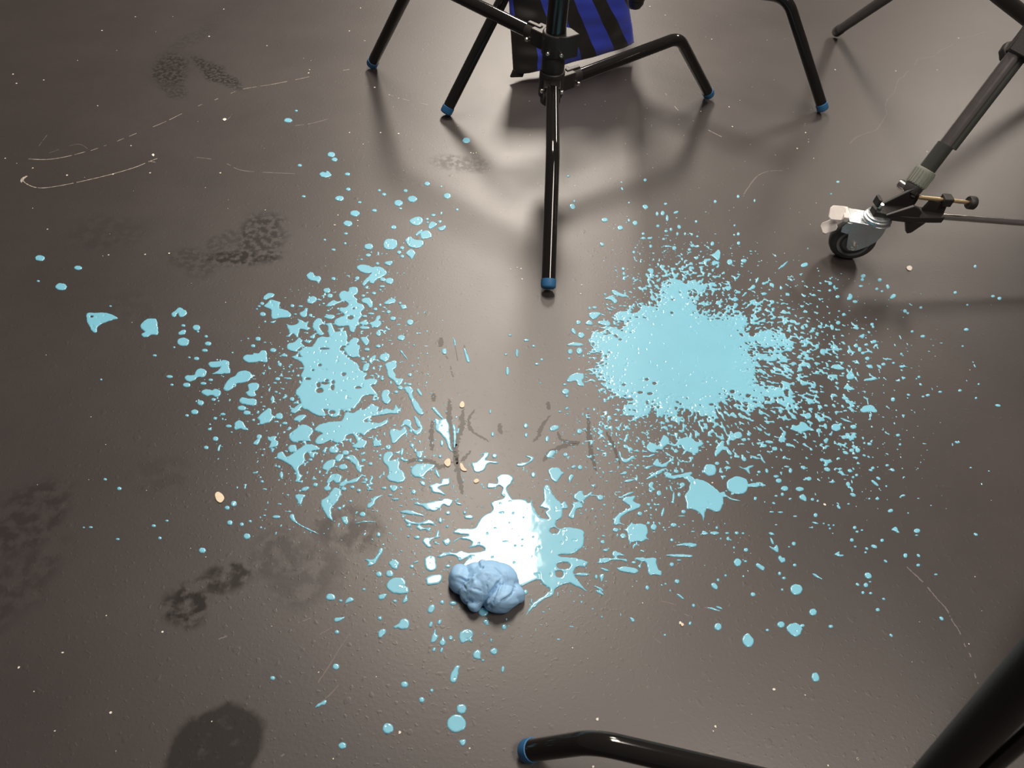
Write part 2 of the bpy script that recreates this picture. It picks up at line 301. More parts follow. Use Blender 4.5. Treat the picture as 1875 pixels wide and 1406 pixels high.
# ------------------------------------------------------------------ spilled paint
# Outlines read from the photograph ("@x0 y0 scale" starts a block; e = ellipse cx cy rx ry [turn], p = outline, h = bare hole), laid on the floor plane.
PAINT = """
@0 400 2.8128
e 206 205 25 15;e 402 255 20 11;e 197 323 8 5;e 315 352 30 18
p 443 500,455 488,500 486,545 487,580 495,604 510,600 518,560 530,520 545,500 562,500 580,488 590,475 583,462 560,450 535
h 473 506 8 5;e 569 452 7 4
p 722 555,735 535,760 518,790 515,808 522,812 560,812 598,780 600,755 612,733 608,730 595,748 585,730 572
p 883 490,905 475,925 458,945 468,960 475,960 495,940 508,922 505,918 488,900 508,885 505
e 944 552 11 7;e 944 636 32 22;e 1012 563 20 15;e 1020 583 7 5;e 1062 608 9 7;e 1072 645 17 11;e 1055 680 16 8;e 897 664 6 5;e 797 706 11 6;e 1012 722 14 9;e 975 716 7 5
p 918 590,935 578,955 572,955 592,935 600,920 598
p 1073 750,1090 738,1130 736,1155 728,1180 740,1182 770,1188 793,1160 800,1090 803,1120 785,1140 762,1115 768,1085 768
p 950 825,965 808,1000 808,1010 785,1035 772,1060 780,1065 800,1045 818,1015 820,1000 835,970 840
e 962 858 20 12;e 873 815 17 8;e 885 857 9 6;e 1048 850 16 8;e 1085 832 12 7
p 1037 895,1060 878,1090 885,1110 878,1135 888,1137 908,1115 920,1090 912,1060 915
e 1033 950 18 13;e 1003 997 20 13;e 963 1015 10 7;e 1100 933 12 8;e 1148 1008 12 7;e 1108 1030 10 8;e 1178 1070 16 8;e 1080 1086 10 7;e 1110 1135 15 12;e 1062 1180 12 10
p 1120 1195,1125 1170,1138 1165,1130 1195
e 615 1390 11 8;e 521 830 6 5
@400 450 4.6875
e 1290 12 38 22;e 1575 18 20 14;e 988 35 18 10;e 1550 57 20 15;e 1578 92 17 14
p 1607 65,1655 28,1690 60,1680 90,1660 118,1640 95
e 1285 82 24 14;e 1228 118 12 8;e 1365 153 16 13
p 1425 140,1490 130,1490 155,1465 172,1435 160
p 1187 190,1215 163,1270 165,1320 185,1340 180,1385 182,1440 215,1445 245,1400 270,1350 300,1330 325,1300 320,1290 305,1255 342,1235 335,1245 305,1290 260,1310 235,1270 240,1215 222
e 1410 290 25 16;e 1468 302 36 27;e 1190 280 20 16;e 988 283 20 14;e 1275 352 16 8;e 1405 350 25 10;e 1390 380 12 8
p 755 265,775 235,810 232,835 262,865 262,882 285,860 325,835 305,790 300
e 932 385 32 22;e 957 430 24 19
p 382 455,405 420,440 407,480 415,470 440,430 455,400 468
p 385 520,420 490,445 465,500 475,530 490,520 530,550 545,590 555,625 590,610 615,560 618,530 620,470 632,450 600,455 560,430 540
e 375 497 18 14;e 350 520 14 9;e 330 543 10 7;e 380 588 26 18;e 634 516 18 14;e 705 520 20 9;e 790 598 16 14;e 660 588 15 6;e 400 652 10 9;e 860 462 14 8;e 902 497 12 8
p 760 465,800 435,835 440,840 475,795 500,770 490
p 695 580,735 555,745 535,770 540,760 570,760 605,730 615,705 605
p 450 655,495 640,485 655,460 665
p 1035 420,1050 395,1085 385,1110 395,1125 362,1160 352,1195 365,1198 405,1165 430,1190 460,1195 490,1240 505,1255 540,1225 570,1235 600,1205 640,1210 680,1185 690,1165 740,1130 735,1110 690,1040 695,995 670,1005 635,1050 610,1080 600,1065 575,1035 560,1045 530,1090 530,1115 505,1080 475,1010 505,940 525,930 510,985 465,1020 480,1055 470,1040 445
h 1135 618 26 16;h 1160 540 9 6
p 1230 460,1290 445,1315 475,1325 520,1300 535,1270 500,1235 490
e 1335 408 20 13;e 1242 430 16 12;e 1558 492 14 10;e 1347 545 18 14;e 1388 510 12 14;e 1310 583 30 10;e 1460 568 20 15;e 1498 625 26 18;e 1645 657 30 25;e 1250 665 40 18;e 1255 605 22 10;e 1255 705 45 14;e 1330 690 20 10;e 1375 755 23 22;e 1568 790 33 24
p 1425 485,1490 455,1520 465,1515 490,1440 505
p 1565 510,1605 510,1618 535,1575 545
p 1295 665,1345 640,1355 605,1390 598,1390 625,1370 640,1395 655,1390 690,1350 705,1320 690
p 905 610,940 590,990 595,998 615,960 632,925 625
p 583 672,620 685,665 675,690 655,680 630,720 640,740 660,775 650,760 690,785 705,760 730,740 725,700 720,690 760,670 775,640 755,620 770,600 720
p 805 690,830 640,870 620,895 650,905 670,965 665,985 700,1000 740,970 785,945 770,940 700,910 675,880 680,870 700,890 735,905 760,865 770,830 730
p 820 840,850 795,900 780,960 785,1000 740,1060 735,1100 735,1105 850,1060 865,1050 905,1110 960,1160 990,1200 1020,1210 1060,1250 1090,1280 1100,1250 1150,1300 1140,1360 1150,1350 1190,1310 1200,1340 1240,1370 1290,1310 1280,1240 1300,1180 1380,1080 1406,960 1406,740 1406,700 1320,660 1260,700 1200,720 1150,705 1110,730 1060,710 1000,630 960,660 945,720 960,690 920,740 870,800 870
h 870 1025 16 9;h 810 1070 8 6;h 1075 1105 18 14;h 770 1145 24 8;h 860 1195 16 20;h 915 1180 35 10;h 870 1245 30 20;h 980 1218 14 24;h 985 1172 12 14;h 910 885 40 7;h 1200 1220 28 8;h 930 1160 14 10
p 590 890,600 840,650 830,690 790,720 810,715 840,740 860,700 880,660 910
p 1075 880,1115 850,1130 810,1175 790,1210 810,1190 845,1215 860,1205 920,1215 950,1150 960,1110 940,1085 910
p 1215 790,1260 785,1300 820,1270 858,1240 830
e 1370 862 20 13;e 1275 890 25 14;e 805 785 24 13;e 1240 970 18 16
p 735 815,805 810,770 840
p 1290 985,1330 940,1355 945,1340 980,1300 1000
p 1385 950,1420 928,1465 930,1465 970,1430 1000,1400 980
p 1235 1050,1260 1010,1295 1015,1285 1065,1245 1080
p 1430 1015,1490 995,1530 1010,1525 1050,1500 1070,1525 1110,1520 1135,1590 1145,1565 1190,1530 1195,1505 1160,1460 1130,1445 1070
e 1645 1110 18 15;e 1405 1143 16 14;e 1640 1190 22 12;e 1560 1220 25 17;e 1525 1255 20 13
p 1405 1250,1450 1235,1478 1260,1460 1290,1480 1320,1470 1350,1430 1360,1400 1320
p 210 960,240 935,290 935,300 920,345 925,370 900,410 905,415 960,415 1000,350 995,320 1000,270 1005,225 990
e 470 897 28 18;e 297 860 20 14;e 340 800 24 18;e 255 797 10 7;e 565 942 28 12;e 527 1020 18 17
p 40 1220,85 1150,140 1120,165 1085,220 1073,275 1085,288 1130,250 1165,180 1180,140 1190,125 1225,70 1248
p 250 1200,285 1178,330 1178,350 1200,335 1235,310 1250,325 1280,290 1300,255 1290,235 1260,260 1240
p 177 1330,200 1300,245 1310,300 1310,330 1330,325 1360,280 1375,235 1365,200 1358
e 508 1143 22 15;e 603 1140 26 9;e 560 1057 10 7;e 608 1040 10 8;e 485 1178 16 8;e 640 1080 12 8;e 495 1255 14 10;e 632 1320 20 14;e 570 1300 25 10 -30;e 390 1380 16 8;e 370 1300 8 8;e 525 1268 10 8
p 445 1320,465 1285,485 1320,465 1345
@400 700 4.6875
e 200 222 38 22;e 245 262 32 20;e 522 292 34 28;e 300 325 14 11;e 113 428 10 7;e 38 275 24 11;e 36 315 8 10;e 570 352 24 13;e 350 468 24 22
p 330 310,345 290,400 245,430 222,460 240,455 270,470 300,445 340,410 350,355 365,350 330
p 135 400,140 350,180 325,215 350,235 385,260 405,235 412,180 400,150 412
p 62 378,110 370,100 390
p 295 525,330 490,360 488,350 520,325 538
p 418 490,450 465,500 465,490 490,510 510,505 545,465 560,430 560,450 515
e 465 575 18 9;e 185 522 10 8;e 632 145 22 18
p 615 255,650 220,700 185,725 185,720 205,690 245,650 270
p 645 325,690 285,745 280,745 305,700 335
p 725 205,790 175,870 170,900 230,920 285,860 290,790 255,750 230
p 890 150,1000 150,1050 165,1020 190,960 205,910 205
e 990 255 56 48;h 975 258 26 14
p 1060 330,1090 260,1150 265,1200 240,1260 230,1310 185,1345 200,1380 215,1375 250,1440 225,1500 240,1520 195,1545 230,1545 270,1480 270,1400 280,1350 290,1300 300,1250 335,1300 340,1370 350,1450 320,1440 360,1370 390,1290 420,1250 460,1220 440,1190 450,1230 490,1275 505,1265 545,1210 570,1145 550,1190 515,1150 450,1100 460,1080 500,1020 525,960 500,900 530,840 530,830 500,860 460,890 440,825 410,860 370,930 345,1010 335
p 600 460,640 420,680 390,730 360,800 390,810 430,780 470,800 500,770 510,700 505,640 515
p 595 570,620 540,660 540,675 580,640 600,610 600
p 500 650,510 610,550 595,580 640,640 610,680 580,720 550,770 530,840 545,850 580,770 600,740 630,740 690,700 720,690 750,700 800,715 815,690 850,655 855,670 820,660 770,620 720,560 680
e 855 570 16 12;e 810 625 16 26;e 790 665 18 12;e 990 580 45 32;e 1090 605 30 22;e 1070 728 40 25
p 1000 650,1030 615,1075 630,1050 675,1020 680
p 895 745,910 700,960 665,1000 670,1000 715,940 755
p 1085 650,1130 625,1165 630,1205 680,1210 715,1230 740,1225 775,1190 760,1170 710,1120 670
p 925 860,950 810,990 785,1055 800,1050 850,1010 870,980 845,950 870
p 1035 880,1100 825,1110 850,1215 805,1220 820,1180 860,1110 875,1060 895
e 745 915 36 18 -20;e 832 880 22 17;e 935 912 32 22;e 1075 915 24 16;e 1150 900 20 14;e 1205 928 20 14
p 660 965,745 965,730 1000,700 1050,675 1010
p 880 1020,930 985,980 920,1010 905,1050 930,1045 980,1010 1040,970 1080,975 1160,985 1195,950 1170,900 1100
p 1055 1160,1110 1160,1100 1220,1065 1200
p 610 1150,640 1130,660 1180,700 1220,790 1260,870 1305,780 1275,690 1225,640 1195
e 497 1155 35 14;e 395 1143 14 8;e 540 795 16 30;e 375 852 14 12;e 520 725 14 12;e 595 968 12 9
p 1310 1010,1360 975,1415 970,1350 1010,1340 1050,1290 1085,1275 1050,1310 1025
e 1420 908 24 12;e 1475 968 20 10;e 1520 1003 32 10;e 1235 1135 26 18;e 1265 838 18 16;e 1300 920 30 8;e 1675 940 22 20
p 1465 895,1500 880,1540 890,1535 920,1500 940
p 1285 880,1320 800,1330 820,1310 860,1340 870,1300 885
p 1410 640,1440 600,1490 595,1500 630,1470 670,1530 660,1560 690,1550 740,1590 770,1605 830,1560 865,1480 850,1440 815,1460 780,1450 720,1420 690
e 1457 558 25 22;e 1575 598 14 35 10
p 1325 520,1345 475,1370 500,1410 540,1360 550,1330 545
p 1470 410,1520 400,1560 410,1600 380,1620 430,1570 470,1520 520,1490 525,1475 470
p 1560 385,1600 320,1640 325,1660 350,1660 390,1700 410,1740 380,1755 410,1720 450,1690 450,1650 400,1600 370
p 1675 300,1700 295,1740 350,1750 400,1710 380
e 1305 700 20 15;e 1663 545 18 16;e 1690 585 14 18;e 1725 620 28 32;e 1735 672 22 12;e 1575 655 18 14;e 1605 670 26 12
p 1720 855,1760 850,1780 890,1750 885
e 98 1205 24 22;e 200 1220 18 17;e 272 1193 14 12;e 75 1077 22 18;e 132 1042 26 24;e 365 1247 10 10;e 245 1322 30 26
@500 820 4.6875
p 1180 205,1210 150,1280 135,1385 145,1380 175,1330 205,1290 250,1220 250
e 1410 220 14 40 -25;e 1205 378 20 18
p 1340 325,1400 300,1440 305,1450 265,1510 270,1515 310,1460 325,1420 345,1470 385,1485 408,1430 395,1370 380,1355 350
p 1250 290,1290 285,1310 320,1280 325
p 1210 485,1240 462,1275 480,1340 465,1400 455,1440 455,1470 435,1540 445,1540 475,1510 508,1460 490,1440 510,1390 545,1320 530,1280 500
p 1090 545,1140 535,1210 545,1290 578,1285 588,1200 575,1110 562
p 1128 615,1150 612,1200 635,1260 640,1330 618,1380 635,1385 665,1340 655,1280 660,1250 665,1200 655,1145 645
e 1165 667 22 13;e 1595 480 28 10 15;e 1500 558 22 17;e 1645 555 15 15;e 1680 593 42 18;e 1435 622 20 24;e 1495 675 14 12
p 1225 680,1260 665,1300 690,1350 685,1350 702,1290 700,1260 710
e 1235 768 26 16
p 1280 800,1300 770,1345 770,1380 765,1400 740,1410 710,1428 715,1425 750,1440 765,1400 775,1360 790,1345 815,1362 840,1345 860,1310 840,1290 820
p 1455 800,1495 775,1530 805,1490 838
e 1160 760 12 11;e 1395 815 14 13;e 1100 885 10 8
p 1300 950,1340 925,1390 940,1400 985,1400 1030,1370 1060,1320 1050,1305 1010
p 1310 1140,1330 1100,1400 1088,1455 1100,1440 1150,1390 1170,1325 1180
e 1190 1018 20 16;e 1225 980 25 8 -20;e 1500 1015 24 14;e 910 1085 28 24;e 1000 1080 34 30
p 990 990,1040 958,1085 985,1075 1020,1050 1045,1020 1030
p 975 1175,1000 1130,1050 1110,1110 1120,1140 1160,1130 1190,1160 1200,1155 1245,1100 1255,1030 1245,985 1215
p 905 1265,975 1255,950 1295,910 1300
p 1110 1330,1140 1258,1160 1300,1130 1330
p 455 1285,480 1250,530 1265,530 1300,480 1310
p 620 1320,650 1285,680 1290,690 1310,620 1340
e 1045 1315 18 14;e 580 1312 16 12;e 780 1215 14 12
p 800 1020,820 990,790 965,750 975,800 955,850 960,880 930,900 900,920 860,940 870,935 905,900 950,880 990
e 905 745 18 20;e 770 570 26 22;e 570 520 16 14;e 665 458 14 12;e 1450 1325 20 18;e 1545 1333 32 20;e 1660 1330 8 8
p 590 605,620 590,645 620,640 650,600 640
p 705 650,780 628,870 630,860 640,780 640
@680 600 4.6875
e 60 50 25 20;e 257 87 32 24;e 58 160 22 14;e 110 255 42 32;e 330 405 18 15
p 278 515,330 505,365 540,350 575,400 650,450 730,425 750,390 730,350 660,345 640,310 570
p 385 535,405 525,438 575,420 585
p 515 690,545 685,580 725,620 780,595 775,550 730
p 540 775,580 790,640 785,665 830,670 900,680 1000,690 1060,660 1040,640 980,600 920,555 880,545 820
p 695 840,715 835,730 900,720 1020,705 1020,705 940
e 605 990 16 28;e 590 1105 16 15;e 350 1010 20 17
p 860 1150,880 1160,920 1140,960 1090,925 1095,970 1070,1010 1075,1000 1110,985 1140,1080 1150,1085 1168,1000 1165,980 1210,930 1240,885 1235,865 1190
e 1057 1100 24 20
p 1245 1185,1260 1165,1310 1160,1370 1130,1320 1100,1380 1105,1395 1130,1360 1160,1290 1190
p 995 1365,1005 1335,1080 1340,1075 1290,1110 1260,1180 1260,1215 1290,1200 1340,1170 1370,1165 1400,1180 1440,1110 1440,1125 1380,1095 1355,1060 1375,1010 1378
e 1325 842 20 22;e 1328 922 14 20;e 1508 955 18 26 10;e 1785 890 24 22;e 1665 1090 20 17
p 1540 885,1550 850,1590 838,1610 850,1590 875
p 1500 1110,1520 1065,1570 1050,1575 1080,1545 1115
p 1518 1220,1560 1200,1610 1205,1630 1230,1655 1245,1620 1280,1595 1325,1555 1310,1530 1270
e 1390 1262 20 24;e 1735 1195 20 12 -20;e 1790 1200 22 20;e 1020 720 10 18;e 1040 915 14 20;e 1678 693 18 10 -30;e 1618 720 16 8;e 1330 108 25 10;e 1393 158 18 9;e 1420 312 20 10;e 1462 274 15 11;e 1155 230 14 9;e 1168 372 16 35;e 1190 65 16 8
p 1685 1290,1710 1258,1735 1270,1720 1310,1700 1330
p 1235 230,1245 180,1262 200,1255 250
p 700 80,712 92,725 130,720 160,708 130
p 790 180,815 200,845 290,815 285
p 245 200,260 198,310 270,280 245
p 605 185,640 180,645 220,615 225
p 1710 25,1735 5,1755 40,1750 60
e 1800 65 30 25;e 1705 205 22 22;e 1785 200 28 28;e 1697 265 13 10;e 1660 488 18 10;e 1665 548 32 24;e 1678 588 15 12;e 1450 475 10 7
p 1670 150,1740 125,1815 140,1800 158,1700 155
p 1675 455,1720 400,1780 390,1825 400,1820 440,1805 455,1825 490,1800 505,1770 490,1760 460,1700 465
@750 880 4.6875
p 820 110,845 110,870 145,900 165,980 160,1020 190,1050 165,1055 215,1080 260,1110 310,1180 330,1210 320,1260 340,1250 390,1290 410,1350 400,1420 410,1490 425,1495 470,1490 560,1450 600,1400 630,1280 635,1300 655,1400 660,1500 685,1525 710,1500 740,1430 740,1410 790,1430 840,1520 950,1440 910,1360 880,1300 900,1250 930,1230 980,1150 1020,1080 1080,1000 1150,1060 1050,1200 950,1150 890,1090 850,960 905,900 880,860 900,500 900,450 740,520 650,430 690,400 650,340 640,260 660,230 650,320 615,400 620,430 600,500 620,640 600,600 560,500 580,540 530,430 500,360 545,420 490,500 470,370 450,420 410,550 410,600 340,640 300,710 260,700 190,760 165,810 150
p 1115 220,1150 170,1145 80,1170 40,1200 45,1215 90,1250 150,1300 200,1310 300,1270 340,1200 330,1160 270,1190 250,1130 230
p 1410 150,1420 110,1480 90,1500 130,1560 95,1560 120,1480 180,1430 170
e 1635 145 28 24;e 1580 45 18 10 -40;h 1240 430 40 25;h 1320 730 60 30;h 1285 800 35 30;h 590 590 40 10
p 1330 180,1350 210,1350 240,1310 240,1305 200
p 1360 300,1400 220,1390 200,1460 190,1490 230,1430 245,1410 320,1375 320
e 1765 425 25 17;e 1830 475 24 22;e 1655 525 18 16;e 1680 597 24 10;e 1660 475 14 8;e 995 955 18 22;e 1045 1030 8 18;e 635 1125 42 38;e 655 1210 26 20;e 855 1075 26 20;e 565 1090 18 12;e 810 1255 22 24
@1050 960 4.6875
e 358 48 24 17;e 420 98 22 20;e 690 25 24 26;e 860 8 26 16;e 905 22 8 7;e 785 50 10 7;e 262 100 10 9;e 248 153 20 15
p 255 220,300 208,285 232,260 230
p 885 175,960 158,1050 165,1050 185,1010 197,950 185,890 185
p 790 262,870 258,960 258,1015 268,1000 282,900 278,810 275
e 905 308 20 7;e 843 345 20 18;e 888 490 22 18;e 632 545 17 20;e 757 522 9 8;e 790 512 10 9;e 830 570 9 9;e 1030 697 14 16
p 885 598,920 605,950 640,920 635
p 480 798,510 805,525 830,505 838
p 195 330,220 320,225 292,300 288,350 288,360 250,380 240,440 268,385 268,380 290,450 300,455 320,410 310,330 310,290 325,260 335
p 525 290,560 282,640 290,690 288,715 300,712 340,730 385,755 405,745 440,690 435,660 440,640 410,630 350,600 315,580 345,575 375,550 360,580 325,540 305
e 517 328 20 12;e 355 255 26 28
p 225 375,260 378,310 400,270 402
p 372 375,400 372,430 362,500 370,540 385,560 405,530 420,480 418,420 408,385 395
e 195 450 14 20;e 75 430 65 14
p 225 440,262 425,255 460,240 492,230 470
p 175 525,240 548,255 575,210 555
p 190 568,230 575,258 605,215 590
p 1095 75,1115 55,1155 75,1150 90,1100 92
e 1210 76 40 15;e 1400 75 18 14;e 1318 76 18 9;e 1455 78 12 10;e 1325 125 15 15;e 1350 135 8 7;e 1263 123 9 9;e 1230 30 12 13;e 843 135 15 14;e 1025 62 18 7
p 1675 75,1700 70,1725 92,1690 90
p 1685 115,1705 125,1720 170,1700 160
p 1675 185,1720 200,1740 175,1758 195,1755 240,1720 225
e 1480 220 20 17;e 1377 200 10 11;e 1408 328 33 34;e 1476 318 15 10;e 1770 422 12 16;e 1805 462 14 13;e 1305 440 12 11;e 1540 602 22 18;e 1240 478 13 14;e 1457 447 10 9;e 1790 562 10 10
p 1758 290,1775 265,1790 285,1812 285,1815 320,1780 325
p 1565 350,1580 330,1610 345,1645 370,1630 400,1600 385
p 1180 515,1205 500,1240 535,1230 558,1200 548
e 1240 880 32 32;e 1665 908 13 11;e 783 950 10 10;e 1000 850 12 18 20;e 243 795 8 9;e 1250 715 30 9 20
p 1450 985,1485 935,1520 955,1545 990,1535 1040,1495 1055,1460 1030
p 1120 705,1200 718,1260 745,1200 735
@1400 900 4.6875
p 295 40,330 22,360 60,355 85,320 75,300 60
e 410 68 16 13;e 152 25 14 15;e 98 38 14 10;e 78 100 15 10 25;e 760 30 24 15 20;e 898 62 10 8;e 967 62 17 12;e 1187 35 20 10 -10;e 1165 48 9 8;e 720 107 12 8;e 635 133 12 22 -45;e 1080 165 24 15 -15;e 1232 185 8 7;e 60 175 20 8;e 137 178 22 8;e 262 213 18 8;e 437 203 18 18;e 435 270 28 8 15;e 507 275 9 8;e 550 288 10 8;e 592 290 10 9;e 560 318 10 9;e 407 308 10 9
p 1092 325,1125 305,1145 330,1152 355,1110 340
e 1308 337 28 20;e 1305 375 14 6;e 773 310 16 15;e 793 345 14 11;e 835 332 11 8;e 748 417 17 16;e 1008 420 16 15;e 940 472 28 15 20;e 778 473 12 9;e 876 490 15 11 30;e 866 523 11 10;e 1208 550 18 20;e 1320 550 18 12 40;e 1318 632 17 13;e 1038 598 18 10 35;e 1812 368 20 11 25;e 1470 712 16 8;e 250 448 18 18;e 210 475 10 7;e 258 632 16 14;e 128 705 14 16;e 165 743 17 12
p 603 540,640 515,645 540,682 545,650 558
p 400 700,440 710,492 750,450 742
e 272 842 52 48;e 150 842 11 11;e 888 722 32 26 30;e 797 798 18 12 30;e 868 803 20 20;e 905 775 12 7;e 843 868 14 14;e 910 873 14 11;e 1022 922 14 10 20;e 970 1015 18 16;e 1518 1090 22 14 40;e 415 1035 33 30;e 140 1142 33 28;e 325 1150 20 14;e 567 1158 20 15;e 1085 1235 18 12 45;e 22 1190 14 12;e 436 1594 33 42 -15
p 188 1175,215 1140,265 1125,320 1165,318 1200,280 1242,225 1230
@1300 700 4.6875
e 1570 148 18 18;e 1160 138 30 15 15;e 1185 168 20 15;e 1215 172 14 13;e 1080 388 42 32;e 1120 362 15 12;e 1230 382 28 18;e 840 290 30 27;e 932 415 22 20;e 1205 478 35 16 25;e 1230 455 20 12;e 610 490 22 18;e 508 513 36 13 10;e 460 545 28 15;e 555 570 24 18
p 1290 240,1310 215,1340 200,1380 195,1410 215,1435 245,1420 258,1360 255,1310 262
p 1115 305,1160 315,1220 345,1160 335
p 690 400,720 375,760 365,775 340,810 345,850 380,890 405,890 420,840 415,790 430,740 420
e 1612 455 18 12;e 1368 530 20 13 20;e 1325 522 11 10;e 1163 605 26 14 25;e 1215 585 22 16;e 1268 585 22 20;e 1323 628 16 9 20;e 960 665 18 14;e 1005 675 22 10;e 800 732 24 15 20;e 1005 748 28 18 20;e 690 758 16 22;e 850 828 22 18;e 1200 760 20 15 20;e 1185 875 18 22 -20;e 1415 865 40 12 40;e 1445 825 22 12 30;e 1378 755 18 10 20;e 1565 752 22 12 25;e 1520 713 16 11;e 1258 797 14 12;e 1228 815 12 11;e 640 912 32 22;e 770 917 36 20;e 1225 965 25 14 20;e 590 845 26 20;e 567 808 24 12;e 487 760 14 20 -20;e 235 885 98 78;e 620 962 14 15;e 240 455 36 30;e 290 658 26 18 40;e 150 735 30 14;e 60 697 20 15;e 420 770 15 12;e 150 690 10 20 -40
p 245 720,300 735,330 720,375 710,370 725,335 745,345 790,310 760,280 745
p 320 885,380 862,430 885,400 902,345 900
p 60 560,95 505,120 510,115 545,150 560,190 615,160 620,130 580,90 600,50 640,40 610
p 345 630,400 640,430 655,390 660
@1000 700 4.6875
p 1185 975,1215 940,1235 870,1280 830,1330 840,1380 860,1440 900,1490 950,1520 1000,1515 1060,1480 1110,1440 1110,1375 1085,1350 1185,1325 1130,1250 1090,1210 1090,1200 1030
p 1490 955,1530 940,1550 970,1600 1000,1670 1018,1600 1012,1545 985,1510 990
p 1230 800,1280 835,1240 870,1200 820
p 860 560,880 525,930 525,960 545,990 480,1010 450,1050 480,1060 520,1100 540,1130 500,1180 475,1250 478,1290 510,1340 515,1350 535,1310 560,1310 600,1270 612,1230 600,1180 580,1150 540,1100 550,1050 535,1020 550,990 580,950 575,940 605,890 600
e 1405 752 58 52;e 65 393 38 24 -20;e 285 420 22 20;e 465 430 28 18 -30;e 390 515 16 20;e 165 620 18 14;e 290 735 20 16;e 235 725 22 12 -20;e 710 845 45 12 -10;e 905 628 30 9 -20
p 620 795,660 770,690 770,680 790
p 640 640,690 660,740 630,750 650,690 690,655 680
p 620 600,640 600,650 660,690 690,650 680
p 840 735,880 720,920 715,870 745
p 915 705,950 655,975 690,1000 700,1060 670,1090 640,1095 670,1060 690,1020 730,960 725
p 855 830,900 795,1000 740,1030 745,950 800,870 832
p 1010 790,1040 765,1080 800,1160 785,1240 770,1250 790,1200 810,1120 825,1060 830
e 1115 765 22 16;e 967 952 22 24;e 1168 880 24 20;e 1070 910 10 25 -15;e 1092 990 10 50 5;e 1085 1030 15 10
p 875 895,900 850,925 870,910 895,940 920,920 930
p 640 985,690 955,750 940,710 965
p 655 1015,690 985,765 978,745 1020,805 1045,805 1075,740 1100,660 1140,630 1180,625 1220,575 1215,590 1165,650 1110,720 1075,690 1040
p 690 1250,720 1215,735 1198,760 1220,800 1210,860 1230,870 1290,860 1320,885 1350,850 1350,820 1370,770 1368,735 1375,720 1400,710 1370,700 1320
e 595 1268 26 18;e 660 1320 24 22;e 1000 1115 12 40 15;e 803 1128 22 18;e 878 1048 18 12;e 898 1080 10 12;e 960 1050 16 9;e 1140 965 16 20;e 1178 1112 20 17;e 920 1245 26 26;e 875 1212 16 10;e 1092 1225 26 18;e 1165 1148 30 6;e 497 1320 11 8
@400 180 3.75
e 479 152 28 15;e 534 86 10 6;e 1702 290 27 18;e 775 387 26 18;e 797 421 21 13;e 558 461 15 9;e 886 521 19 10;e 891 625 17 11;e 831 688 30 18;e 585 674 14 7;e 970 715 13 8;e 937 791 33 21;e 1070 771 18 10;e 1236 720 31 21;e 1332 692 34 22;e 1285 635 15 10;e 1137 660 15 10;e 1105 633 12 8;e 1433 587 20 14;e 1530 607 8 6;e 1571 671 26 19;e 1250 757 12 7;e 1638 765 11 8;e 1475 803 16 9;e 1530 790 8 12 20;e 1433 830 12 9;e 1436 853 10 6;e 1520 847 14 10;e 1203 886 20 14;e 1032 1018 30 20;e 1262 1028 16 10;e 875 930 14 8;e 730 972 10 7;e 870 997 10 8;e 790 1040 14 8
p 693 522,715 505,735 512,745 500,765 512,775 528,755 543,715 543
p 855 860,880 840,915 850,915 872,885 880
p 1310 845,1340 820,1385 815,1405 838,1385 868,1345 872
p 1440 880,1460 848,1498 860,1490 880,1450 898
p 1505 888,1530 882,1560 872,1555 900,1520 908
p 1385 935,1410 910,1440 910,1468 945,1440 960,1395 965
p 1350 938,1390 903,1400 915,1370 942
p 1283 970,1320 950,1345 970,1390 975,1412 990,1395 1020,1350 1030,1310 1020,1290 995
p 1133 1000,1150 972,1190 965,1222 978,1230 1010,1205 1035,1165 1040,1138 1025
@560 1106 4.6875
p 245 130,270 115,330 108,330 122,290 145,255 155
e 267 240 20 17;e 635 122 18 17;e 1077 40 28 42 35;e 1072 175 16 26 25;e 1147 155 16 24 30;e 1243 290 18 20;e 1415 310 16 14;e 1100 390 14 20 30;e 1165 395 12 24 20;e 1520 483 13 11;e 1690 560 14 28 10;e 258 537 28 27;e 847 690 32 27;e 1080 742 14 16;e 994 822 24 24;e 1335 900 42 42;e 1293 1025 80 78;e 705 1067 48 45;e 313 1215 33 30;e 1590 310 10 16
p 748 195,775 180,800 165,815 135,850 128,885 140,888 185,860 212,820 218,790 208,765 215
p 622 270,630 230,660 212,685 220,680 255,650 285,630 288
p 1068 335,1075 290,1100 235,1112 220,1120 260,1138 275,1120 315,1090 330
p 1145 330,1165 300,1170 275,1185 280,1190 300,1205 325,1190 355,1160 360
p 1318 290,1320 250,1350 225,1395 215,1435 240,1435 285,1400 300,1385 320,1350 335,1330 330
p 1432 430,1450 400,1480 395,1502 420,1495 465,1465 472,1440 455
p 1580 410,1600 385,1620 378,1640 400,1640 425,1610 433
p 1240 660,1240 610,1260 565,1290 530,1325 530,1310 580,1300 640,1280 675
p 1312 1175,1340 1160,1370 1160,1372 1195,1345 1215,1325 1200
p 75 890,120 850,170 820,180 845,130 875
@400 960 4.6875
e 465 1320 22 18
@0 850 2.5286
e 937 399 16 13;e 552 113 10 8;e 712 285 10 7;e 740 342 8 7;e 420 292 9 5;e 388 293 5 4;e 545 347 9 5;e 773 262 8 5;e 487 70 8 6
@1020 320 4.6875
